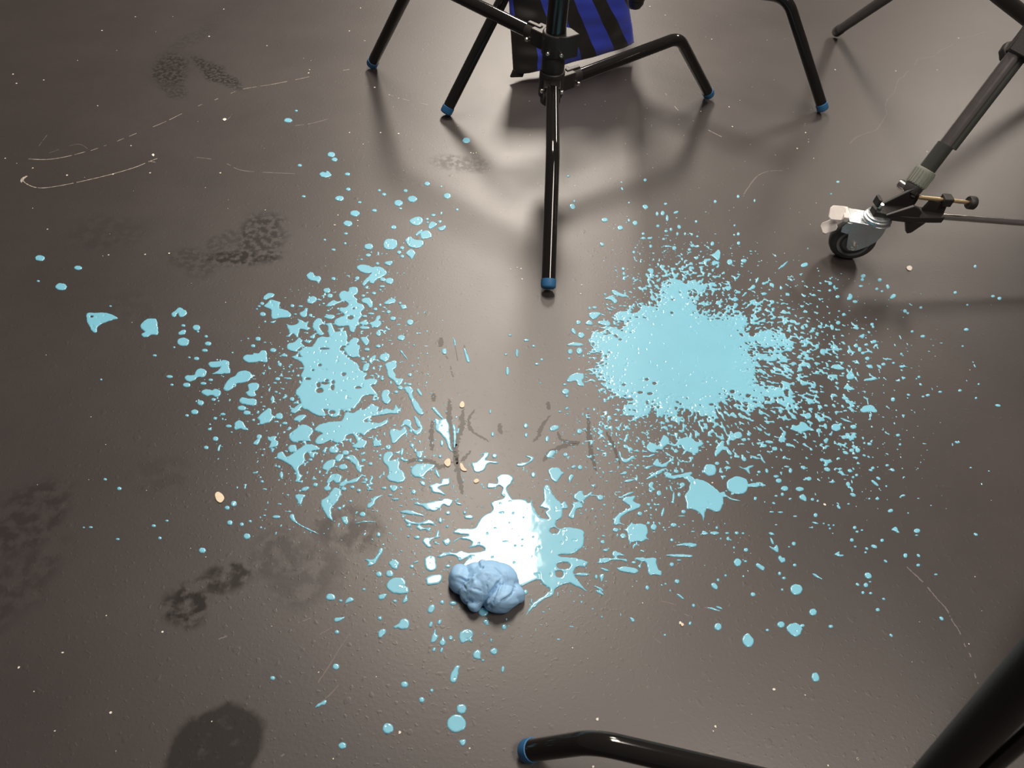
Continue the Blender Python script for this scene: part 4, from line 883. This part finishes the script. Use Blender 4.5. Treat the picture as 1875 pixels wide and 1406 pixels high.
slab('brake_pedal', oct_(.0150, .0125, .005), cl(-.0550, -.008, .026), uP, wP, nP, .003, M_pedal)
MB().box(cl(-.0345, 0, .0545), ex, ey, ez, .010, .036, .011).build('brake_clip', M_pedal, td, 30, bevel=.0015)
# dolly arm, bracket and screws
sc0 = cl(*sw)
pB0 = Vector((sc0.x - .004, sc0.y, .116)); pB1 = at(1722, 396, .104)
bd = (pB1 - pB0); bl = bd.length; bd.normalize(); bs = Vector((-bd.y, bd.x, 0)).normalized(); bu = bd.cross(bs)
bk = MB()
bk.prism([(-.012, -.010), (.020, -.017), (.060, -.020), (bl, -.013), (bl, .013), (.060, .020), (.020, .017), (-.012, .010)], pB0 - bu * .006, bd, bs, bu, .013)
bk.prism([(.006, 0), (.074, 0), (.074, .020), (.062, .040), (.052, .044)], pB0 + bs * .012 + bu * .005, bd, bu, bs, .006)
bk.prism([(.006, 0), (.074, 0), (.074, .012), (.062, .022), (.050, .026)], pB0 - bs * .018 + bu * .005, bd, bu, bs, .006)
bk.prism([(.052, 0), (.094, 0), (.078, -.026), (.070, -.028)], pB0 - bs * .019 - bu * .004, bd, bu, bs, .010)
bracket = bk.build('bracket', M_plast, td, 30, bevel=.0015)
pk = pB0 + bd * -.002 + bu * .008
sub(MB().lathe(pk, bu, [(0, .0045), (.010, .0045)], 18).build('stem_bolt', M_bolt, None, 40), bracket)
slab('stem_knob', oct_(.010, .0035, .002), pk + bu * .008 - bd * .012, bs, bd, bu, .016, M_plast, bracket, .001)
rd0 = pB1 - bd * .01; rdx = at(1876, 408, .094); rdd = (rdx - rd0).normalized()
MB().tube([rd0, rdx, rdx + rdd * .35], .0062, 20).build('dolly_arm', M_chrome, td, 60)
th0, th1 = at(1690, 362, .142), at(1776, 371, .136); tdv = (th1 - th0).normalized()
tr = MB().tube([th0 - tdv * .01, th0.lerp(th1, .5), th1 + tdv * .004], .0040, 16).build('threaded_rod', M_brass, td, 60)
nq = th0.lerp(th1, .50); ns_ = Vector((-tdv.y, tdv.x, 0)).normalized(); nu_ = tdv.cross(ns_)
sub(MB().box(nq, tdv, ns_, nu_, .018, .020, .017).build('nut', M_plast, None, 30, bevel=.002), tr)
sub(MB().lathe(th1 - tdv * .004, tdv, [(0, .011), (.002, .0125), (.012, .0125), (.014, .011)], 24).build('end_knob', M_plast, None, 40), tr)
MB().prism([(0, 0), (.045, 0), (.040, .022), (.006, .030)], nq - tdv * .035 - nu_ * .030 - ns_ * .004, tdv, nu_, ns_, .008).build('adjuster_web', M_plast, td, 30, bevel=.001)
# leg
l0, l1 = at(1671, 345, .150), at(1863, 93, .375); ld = (l1 - l0).normalized(); ll = (l1 - l0).length
MB().tube([l0 + ld * .012, l0.lerp(l1, .5), l1 + ld * .30], .0125, 28).build('leg', M_chrome, td, 60)
ls_ = Vector((-ld.y, ld.x, 0)).normalized(); lu_ = ld.cross(ls_)
MB().tube([l0 + ld * .035, l0 + ld * .09], .0150, 28).build('leg_sleeve', M_sleeve, td, 60)
dk = (rt * .55 - up * .75).normalized(); dk = (dk - ld * dk.dot(ld)).normalized()
MB().tube([l0 + ld * .09 + dk * .0125, l1 + dk * .0125], .0085, 20).build('leg_rail', M_sleeve, td, 60, label='dark grey rail along the leg')
cm = MB(); prof = [(0, .0165), (.002, .0185), (.030, .0190), (.033, .0185), (.034, .0160)]
cm.lathe(l0 + ld * .006, ld, prof, 40)
for k in range(20):
    q = 2 * math.pi * k / 20; o_ = (ls_ * math.cos(q) + lu_ * math.sin(q))
    cm.box(l0 + ld * .0225 + o_ * .0188, ld, ld.cross(o_), o_, .026, .0028, .0022)
MB_c = cm.build('leg_collar', M_collar, td, 40)
MB().lathe(l0 - ld * .012, ld, [(0, .010), (.004, .0165), (.016, .0175), (.019, .0165)], 28).build('leg_socket', M_plast, td, 40)
MB().lathe(l0 - ld * .004 - dk * .004 - ls_ * .018, ls_, [(0, .008), (.004, .010), (.036, .010), (.040, .008)], 20).build('pivot_bolt', M_chrome, td, 40)
kb = MB(); kc_ = l1 + ld * .004
kb.lathe(kc_ - (fw * -.024), -fw, [(-.01, .014), (0, .0215), (.012, .0215), (.015, .018)], 9)
kb.box(kc_ + ld * .018 + dk * .012, ld, dk, ld.cross(dk), .060, .056, .044)
MB_k = kb.build('leg_clamp', M_plast, td, 30, bevel=.002)

# ------------------------------------------------------------------ sandbag hung on the back stand's arm
TL, TR, BL, BR = at(941, -28, .232), at(1158, -28, .232), at(951, 150, .016), at(1174, 90, .040)
def bag_material():
    m = bpy.data.materials.new('striped_nylon'); m.use_nodes = True; nt = m.node_tree; N = nt.nodes; L = nt.links; b = N['Principled BSDF']
    uv = N.new('ShaderNodeUVMap'); uv.uv_map = 'cloth'; sp = N.new('ShaderNodeSeparateXYZ'); L.new(uv.outputs[0], sp.inputs[0])
    def mt(op, a, c, clamp=False):
        n = N.new('ShaderNodeMath'); n.operation = op; n.use_clamp = clamp
        for i, q in enumerate((a, c)):
            if isinstance(q, (int, float)): n.inputs[i].default_value = q
            elif q is not None: L.new(q, n.inputs[i])
        return n.outputs[0]
    u, v = sp.outputs[0], sp.outputs[1]
    k = mt('ADD', u, mt('MULTIPLY', v, mt('ADD', .15, mt('MULTIPLY', v, .06))))
    fr = mt('FRACT', mt('DIVIDE', mt('SUBTRACT', 3.0 - .012, k), .272), None)
    blue = mt('LESS_THAN', fr, .56)
    band = mt('MULTIPLY', mt('GREATER_THAN', u, .022), mt('LESS_THAN', u, .165))
    blue = mt('MULTIPLY', blue, mt('SUBTRACT', 1.0, band))
    mx = N.new('ShaderNodeMix'); mx.data_type = 'RGBA'; mx.inputs['A'].default_value = (.013, .0115, .011, 1); mx.inputs['B'].default_value = (.045, .075, .62, 1)
    L.new(blue, mx.inputs['Factor']); L.new(mx.outputs['Result'], b.inputs['Base Color'])
    b.inputs['Roughness'].default_value = .6; b.inputs['Sheen Weight'].default_value = .15
    wv = N.new('ShaderNodeTexNoise'); wv.inputs['Scale'].default_value = 900; tc = N.new('ShaderNodeTexCoord'); L.new(tc.outputs['Object'], wv.inputs['Vector'])
    bp = N.new('ShaderNodeBump'); bp.inputs['Strength'].default_value = .25; bp.inputs['Distance'].default_value = .001
    L.new(wv.outputs['Fac'], bp.inputs['Height']); L.new(bp.outputs['Normal'], b.inputs['Normal'])
    return m
def bag():
    root = empty('sandbag', ((BL.x + BR.x) / 2, (BL.y + BR.y) / 2 + .03, 0), 'blue and black striped sandbag hanging behind the front stand', 'sandbag')
    nu, nv = 60, 48; across = (BR - BL).normalized(); back = Vector((-across.y, across.x, 0)).normalized()
    vs, fs, uvs = [], [], []
    for side in (0, 1):
        for j in range(nv + 1):
            for i in range(nu + 1):
                u, v = i / nu, j / nv
                p = BL.lerp(BR, u).lerp(TL.lerp(TR, u), v)
                puff = (max(0, 1 - (2 * u - 1) ** 6) * max(0, 1 - (2 * v - 1) ** 6)) ** .5
                wr = .004 * math.sin(9 * u + 5 * v) * math.sin(7 * v + 2) + .0025 * math.sin(23 * u - 11 * v) + .003 * math.sin(31 * v + 4 * u) * (1 if u < .2 else .3)
                sag = -.006 * math.sin(math.pi * u) * (1 - v)
                t = .029 * puff + wr * puff
                q = p + back * (.036 + (t if side else -t)) + Vector((0, 0, sag))
                vs.append(q); uvs.append((u, v))
    n1 = (nu + 1) * (nv + 1)
    for side in (0, 1):
        for j in range(nv):
            for i in range(nu):
                a = side * n1 + j * (nu + 1) + i; f = (a, a + 1, a + nu + 2, a + nu + 1)
                fs.append(f if side == 0 else f[::-1])
    me = bpy.data.meshes.new('bag_body'); t = Vector(root.location)
    me.from_pydata([tuple(v - t) for v in vs], [], fs)
    uvl = me.uv_layers.new(name='cloth')
    for lp in me.loops: uvl.data[lp.index].uv = uvs[lp.vertex_index]
    bm = bmesh.new(); bm.from_mesh(me); bmesh.ops.remove_doubles(bm, verts=bm.verts, dist=1e-5); bmesh.ops.recalc_face_normals(bm, faces=bm.faces); bm.to_mesh(me); bm.free()
    me.polygons.foreach_set('use_smooth', [True] * len(me.polygons)); me.materials.append(bag_material())
    o = bpy.data.objects.new('bag_body', me); sc.collection.objects.link(o); o.parent = root
    # carrying strap over the arm of the back stand, and the corner tab
    mid = TL.lerp(TR, .5) + back * .036; k = max(.10, min(.30, (mid - cb).dot(dD)))
    hb = Vector((cb.x, cb.y, .262)) + dD * .052; bn = onleg(fD, cb, .362, .292); arm = hb.lerp(bn, (k - .052) / (.362 - .052)); nrm = Vector((-dD.y, dD.x, 0))
    q = [mid - Vector((0, 0, .008)) + across * .02, arm + nrm * .027 - Vector((0, 0, .010)), arm + nrm * .022 + Vector((0, 0, .016)), arm + Vector((0, 0, .0225)), arm - nrm * .022 + Vector((0, 0, .016)), arm - nrm * .027 - Vector((0, 0, .010)), mid - Vector((0, 0, .008)) - across * .02]
    MB().tube([Vector(p) for p in catmull([tuple(p) for p in q], 8)], .0055, 10).build('strap', M_nylon, root, 60)
    cs = BL + back * .03
    MB().prism([(-.004, .012), (.030, .004), (.034, .016), (.004, .030)], cs - Vector((0, 0, .014)) - across * .006, across, Vector((0, 0, 1)), back, .006).build('corner_tab', M_nylon, root, 40, bevel=.001)
bag()

# ------------------------------------------------------------------ crumpled blue rag
def rag():
    c = at(893, 1086, .0); sx = .00079
    def lp(x, y): # crop px (820,1020, scale 11.72) -> floor, lifted a little
        return at(820 + x / 11.72, 1020 + y / 11.72, .012)
    lobes = [(lp(880, 560), .036, .029, .034, .3), (lp(640, 700), .025, .021, .030, .6), (lp(1150, 520), .026, .024, .030, -.5), (lp(280, 480), .0165, .0185, .024, .2), (lp(560, 360), .016, .013, .024, .4),
             (lp(740, 260), .009, .009, .022, 0), (lp(1130, 880), .024, .021, .026, .5), (lp(1440, 760), .0125, .0145, .018, .9), (lp(570, 990), .0105, .011, .012, .3), (lp(1010, 1030), .016, .0115, .015, -.2), (lp(1330, 930), .013, .009, .012, .3)]
    bm = bmesh.new(); bmesh.ops.create_icosphere(bm, subdivisions=6, radius=1.0)
    cc = Vector((c.x, c.y, .010))
    for v in bm.verts:
        d = v.co.normalized(); best = 0
        for (lc, rx, ry, rz_, a) in lobes:
            q = cc - Vector((lc.x, lc.y, .012)); ca_, sa_ = math.cos(a), math.sin(a)
            def T(w): return Vector(((w.x * ca_ + w.y * sa_) / rx, (-w.x * sa_ + w.y * ca_) / ry, w.z / rz_))
            o_, dd = T(q), T(d); A = dd.dot(dd); B = o_.dot(dd); Cq = o_.dot(o_) - 1; D = B * B - A * Cq
            if D > 0:
                t = (-B + math.sqrt(D)) / A
                if t > best: best = t
        best = max(best, .012); v.co = cc + d * best
    P = np.array([v.co[:] for v in bm.verts]); 
    def n3(s, k): return vnoise(P[:, 0] / s + P[:, 2] / s * .6, P[:, 1] / s + P[:, 2] / s * .8, k)
    # folds of the cloth, traced along their run: a crease with one lip standing higher
    FOLDS = [([(540, 488), (470, 520), (395, 565)], .0030, 1), ([(750, 335), (690, 385), (600, 430)], .0026, 1), ([(1065, 610), (960, 740), (860, 840), (770, 910)], .0026, -1), ([(1035, 700), (960, 800), (830, 945)], .0020, 1),
             ([(1115, 640), (1060, 780), (980, 970)], .0026, 1), ([(1425, 640), (1385, 780), (1280, 880), (1150, 960)], .0030, -1), ([(240, 460), (320, 490), (420, 520)], .0018, 1), ([(550, 735), (620, 745), (700, 765)], .0014, -1),
             ([(455, 640), (525, 590)], .0018, 1), ([(1010, 325), (1080, 390), (1140, 450)], .0016, 1), ([(610, 490), (600, 580)], .0014, -1), ([(440, 880), (560, 920), (720, 950), (830, 960)], .0030, 1), ([(680, 220), (690, 300), (760, 320)], .0022, 1),
             ([(860, 420), (940, 400), (1010, 430)], .0012, -1), ([(900, 560), (830, 640), (840, 700)], .0010, 1), ([(1240, 420), (1280, 560), (1260, 700)], .0013, 1), ([(1180, 620), (1150, 760), (1080, 880)], .0012, -1), ([(330, 330), (380, 400), (360, 440)], .0012, 1), ([(250, 560), (330, 600), (360, 680)], .0014, -1)]
    disp = .0034 * (n3(.022, 75) - .5) + .0016 * (n3(.009, 76) - .5) + .0004 * (n3(.003, 73) - .5)
    for pts, dep, side in FOLDS:
        Q = [at(820 + x / 11.72, 1020 + y / 11.72, .030) for x, y in catmull(pts, 4)]; bd_ = np.full(len(P), 1.0); sg_ = np.zeros(len(P))
        for a_, b_ in zip(Q, Q[1:]):
            ex_, ey_ = b_.x - a_.x, b_.y - a_.y; wx_, wy_ = P[:, 0] - a_.x, P[:, 1] - a_.y
            t_ = np.clip((wx_ * ex_ + wy_ * ey_) / (ex_ * ex_ + ey_ * ey_), 0, 1); dd_ = np.hypot(wx_ - ex_ * t_, wy_ - ey_ * t_)
            cl_ = dd_ < bd_; bd_ = np.where(cl_, dd_, bd_); sg_ = np.where(cl_, np.sign(ex_ * wy_ - ey_ * wx_), sg_)
        up_ = np.clip((P[:, 2] - .004) / .012, 0, 1); sg_ = sg_ * side
        disp += up_ * (-dep * np.exp(-(bd_ / .0010) ** 2) + .55 * dep * np.where(sg_ > 0, np.exp(-((bd_ - .0025) / .0028) ** 2), -.5 * np.exp(-((bd_ - .002) / .004) ** 2)))
    bm.normal_update()
    for v, d in zip(bm.verts, disp):
        v.co += v.normal * float(d); v.co.z = max(v.co.z, .0006)
    me = bpy.data.meshes.new('crumpled_rag'); bm.to_mesh(me); bm.free()
    t = Vector((c.x, c.y, 0))
    for v in me.vertices: v.co -= t
    me.polygons.foreach_set('use_smooth', [True] * len(me.polygons))
    me.materials.append(mat('blue_nitrile', (.30, .53, .80), .55, bump=.15, bscale=700, cvar=.06))
    o = bpy.data.objects.new('crumpled_rag', me); o.location = t; sc.collection.objects.link(o)
    tag(o, 'crumpled sky blue rag lying at the edge of the middle paint splash', 'rag')
rag()

# ------------------------------------------------------------------ flakes of old paint
def flake(pts, z, label, m=M_cream, grp=None):
    P = [at(x, y) for x, y in catmull(pts, 3, True)]
    c = sum(P, Vector()) / len(P); q = MB()
    q.prism([(p.x - c.x, p.y - c.y) for p in P], c + Vector((0, 0, .0004)), (1, 0, 0), (0, 1, 0), (0, 0, 1), z)
    o = q.build('paint_flake', m, None, 40, bevel=.0004); tag(o, label, 'paint flake', grp); return o
flake([(394, 906), (399, 901), (407, 905), (411, 913), (405, 921), (397, 917)], .0012, 'cream paint flake left of the crumpled smear, largest of the flakes')
flake([(842, 740), (846, 735), (850, 738), (850, 745), (846, 747), (842, 745)], .001, 'oval cream paint flake above the dried trickles')
flake([(813, 848), (818, 841), (824, 841), (825, 851), (819, 855)], .0012, 'yellowish paint flake on the left of the pair in the trickle')
flake([(842, 850), (846, 849), (850, 856), (855, 862), (850, 863), (844, 860)], .0012, 'pointed yellowish paint flake on the right of the pair in the trickle')
flake([(867, 881), (872, 877), (877, 879), (876, 883), (870, 885)], .001, 'small cream paint flake above the middle paint splash')
flake([(1660, 489), (1666, 487), (1670, 491), (1667, 496), (1661, 494)], .001, 'small white paint flake right of the caster wheel', M_white)
flake([(1246, 1142), (1250, 1141), (1252, 1145), (1248, 1147)], .001, 'tiny orange paint flake below the streaks at lower right', M_cream)
flake([(278, 284), (281, 282), (283, 284), (281, 287)], .001, 'small white paint flake at the end of the lower long scratch', M_white)
flake([(408, 219), (412, 217), (415, 219), (411, 222)], .001, 'small white paint flake on the short scratch left of the top left drop', M_white)
# white flecks too many and small to count
fl = MB(); fr_ = random.Random(11)
FLK = [(410, 17), (248, 31), (187, 56), (142, 111), (383, 67), (489, 84), (24, 136), (30, 153), (80, 147), (179, 194), (10, 290), (123, 321), (240, 267), (60, 308), (275, 317), (567, 128), (565, 134), (660, 15), (668, 75), (640, 57), (686, 160), (713, 174), (730, 180), (697, 243), (730, 245), (665, 264), (640, 243), (619, 394), (655, 404), (655, 414), (613, 412), (486, 385), (199, 467), (266, 466), (310, 464), (87, 420), (207, 319), (404, 317), (1303, 72), (1218, 28), (1190, 12), (1283, 204), (1335, 196), (1355, 184), (1341, 232), (1529, 128), (1640, 130), (1716, 128), (1697, 278), (1475, 243), (1480, 260), (1460, 272), (1490, 290), (1052, 341), (1063, 538), (956, 511), (954, 492), (935, 493), (947, 490), (860, 212), (848, 207), (866, 213), (885, 242), (862, 280), (872, 280), (867, 281), (1417, 1262), (1570, 1389), (1516, 1402), (732, 1341), (298, 1157), (203, 1305), (860, 1370), (1094, 1317), (1304, 884), (1165, 893), (1510, 924), (1086, 1404), (1570, 1390), (1312, 1389), (1245, 1140), (1755, 70), (1310, 1330), (115, 1195), (35, 1222), (1080, 565), (1065, 522)]
for (x, y) in FLK + [(fr_.uniform(30, 1850), fr_.uniform(10, 1390)) for _ in range(90)] + [(fr_.uniform(650, 1500), fr_.uniform(20, 420)) for _ in range(120)]:
    big = (x, y) in FLK; c = at(x, y); r = fr_.uniform(.0011, .0022) if big else fr_.uniform(.0004, .0009)
    n = 6; poly = [(math.cos(2 * math.pi * k / n) * r * fr_.uniform(.6, 1.3), math.sin(2 * math.pi * k / n) * r * fr_.uniform(.6, 1.3)) for k in range(n)]
    fl.prism(poly, c + Vector((0, 0, .0002)), (1, 0, 0), (0, 1, 0), (0, 0, 1), .0005)
o = fl.build('dust_flecks', M_white, None, 0); tag(o, 'tiny white dust flecks strewn over the dark floor', 'dust', kind='stuff')

# ------------------------------------------------------------------ names for the paint
# big or odd patches by hand: nearest photo point -> label
NOTED = [((1262, 646), 'largest light blue paint splash, a wide solid pool with lacy edges', 1), ((954, 992), 'light blue paint splash beside the crumpled rag, half glaring white', 1),
 ((605, 679), 'broken light blue paint splash opposite the solid pool, its biggest solid patch', 1), ((648, 780), 'wide ragged paint patch just below the main patch of the broken splash', 0),
 ((641, 568), 'knobbly branching paint patch just above the main patch of the broken splash', 0), ((1283, 905), 'big round paint blot with a spiky rim below the solid pool', 0),
 ((548, 823), 'paint patch with a smeared curling tail at the lower edge of the broken splash', 0), ((685, 503), 'long forked paint blot at the top of the broken splash', 0),
 ((1240, 813), 'lumpy paint blot joined by a bridge just under the solid pool', 0), ((181, 586), 'beak shaped paint blot with a pinhole, farthest out of the big strays', 0),
 ((507, 568), 'step shaped paint blot at the upper outer edge of the broken splash', 0), ((721, 857), 'tall three lobed paint blot between broken splash and dried trickles', 0),
 ((1357, 889), 'smooth oval paint drop beside the big spiky blot', 0), ((274, 600), 'heart shaped paint blot next to the beak shaped one', 0), ((436, 696), 'slanting double oval paint blot in the stray chain', 0),
 ((811, 783), 'pale glaring paint streak running down beside the dried trickles', 0), ((1166, 975), 'round frilly paint blot between the rag splash and the big spiky blot', 0),
 ((728, 1073), 'round paint drop with a knob, largest drop on the scuffed side of the rag', 0), ((883, 848), 'glaring white V shaped paint blot above the rag splash', 0),
 ((606, 919), 'tail shaped paint smear ending in swept brush lines', 0), ((1190, 1035), 'L shaped paint blot below the round frilly blot', 0), ((1590, 749), 'dome shaped paint drop at the outer edge of the fine spray', 0),
 ((836, 1325), 'large round paint drop below the rag, nearest the bent leg tip', 0), ((845, 1298), 'small round paint drop touching the large round one near the bent leg', 0), ((1456, 1152), 'largest paint drop of the sparse scatter near the blurred tripod leg', 0),
 ((885, 1120), 'dull round paint drop in the shadow under the rag', 0), ((854, 257), 'single paint drop in the shadow of a back stand leg', 0), ((528, 221), 'lone paint drop near the long pale scratch', 0),
 ((112, 525), 'largest of the lone drops above the beak shaped blot', 0), ((73, 473), 'outermost lone drop above the beak shaped blot', 0), ((143, 491), 'pointed lone drop above the beak shaped blot', 0),
 ((757, 733), 'ribbed paint streak slanting away from the broken splash', 0), ((550, 959), 'thin swept brush line of paint in the smear', 0), ((1048, 378), 'lone paint drop beside the front stand leg', 0),
 ((963, 845), 'glaring folded paint loop on the bare floor above the rag splash', 0), ((1245, 1017), 'long thin level paint dash, lower one of two', 0), ((1259, 998), 'long thin level paint dash, upper one of two', 0),
 ((1369, 1173), 'pear shaped paint drop with a pinhole in the sparse scatter', 0), ((1458, 1079), 'round paint drop in the sparse scatter, halfway to the spray', 0), ((1493, 1240), 'nearest paint drop to the blurred tripod leg', 0),
 ((710, 1334), 'round paint drop beside the dark rectangular scuff, big one', 0), ((833, 1234), 'upright oblong paint drop between the rag and the large round drop', 0)]
# the others by where they lie: (phrase, group, x0, y0, x1, y1); within a place the bigger ones are told apart by size and shape
PLACES = [('in the stray chain by the beak shaped blot', 0, 440, 470, 900), ('above the broken splash, near the back stand', 400, 150, 960, 470), ('on the upper part of the broken splash', 440, 470, 780, 620),
 ('in the middle of the broken splash', 460, 620, 740, 740), ('on the lower part of the broken splash', 440, 740, 700, 870), ('between the broken splash and the dried trickles', 700, 560, 860, 870),
 ('on the bare floor below the front stand foot', 860, 560, 1040, 860), ('by the swept smear under the broken splash', 380, 870, 720, 1010), ('between the smear and the rag splash', 720, 870, 900, 1060), ('around the scuffs beside the rag', 380, 1010, 840, 1130),
 ('below the rag', 560, 1100, 960, 1406), ('between the rag splash and big spiky blot', 900, 830, 1240, 1130), ('on the near edge of the solid pool', 1040, 740, 1300, 870), ('on the edge of the solid pool facing the stand foot', 1020, 500, 1160, 740),
 ('in the fine spray beyond the solid pool', 1030, 280, 1260, 530), ('in the fine spray between pool and caster wheel', 1260, 400, 1480, 600), ('around the caster wheel', 1480, 380, 1875, 600),
 ('in the dense spray beside the solid pool', 1360, 600, 1520, 740), ('in the thinning spray below the caster wheel', 1520, 600, 1875, 760), ('in the spray beside the oval drop', 1300, 740, 1480, 960), ('in the outer spray below the dome shaped drop', 1480, 740, 1875, 1000), ('in the sparse scatter near the blurred tripod leg', 1200, 930, 1875, 1406)]
ORD = ['largest', 'second largest', 'third largest', 'fourth largest', 'fifth largest', 'sixth largest']
left_ = list(range(len(PATCHES)))
for (p, lb, splash) in NOTED:
    i = min(left_, key=lambda k: math.hypot(PATCHES[k][1][0] - p[0], PATCHES[k][1][1] - p[1]))
    left_.remove(i); o = PATCHES[i][0]; o.name = 'paint_splat' if splash else 'paint_drop'
    tag(o, lb, 'paint splash' if splash else 'paint drop', 'light blue paint splashes' if splash else 'light blue paint drops')
taken = {}
for i in left_:                                                     # already in order of size
    o, c, a, el, so = PATCHES[i]
    ph = next((q[0] for q in PLACES if q[1] <= c[0] < q[3] and q[2] <= c[1] < q[4]), None)
    if ph is None: ph = min(PLACES, key=lambda q: math.hypot((q[1] + q[3]) / 2 - c[0], (q[2] + q[4]) / 2 - c[1]))[0]
    k = taken.get(ph, 0); taken[ph] = k + 1
    shape = 'streak' if el > 3.5 else 'oblong drop' if el > 2.0 else 'jagged drop' if so < .66 else 'oval drop' if el > 1.45 else 'round drop'
    if k < len(ORD): tag(o, '%s blue %s %s' % (ORD[k], shape, ph), 'paint drop', 'light blue paint drops')
    else: tag(o, 'small blue paint drop ' + ph, 'paint drop', 'small paint drops ' + ph)
    o.name = 'paint_drop'
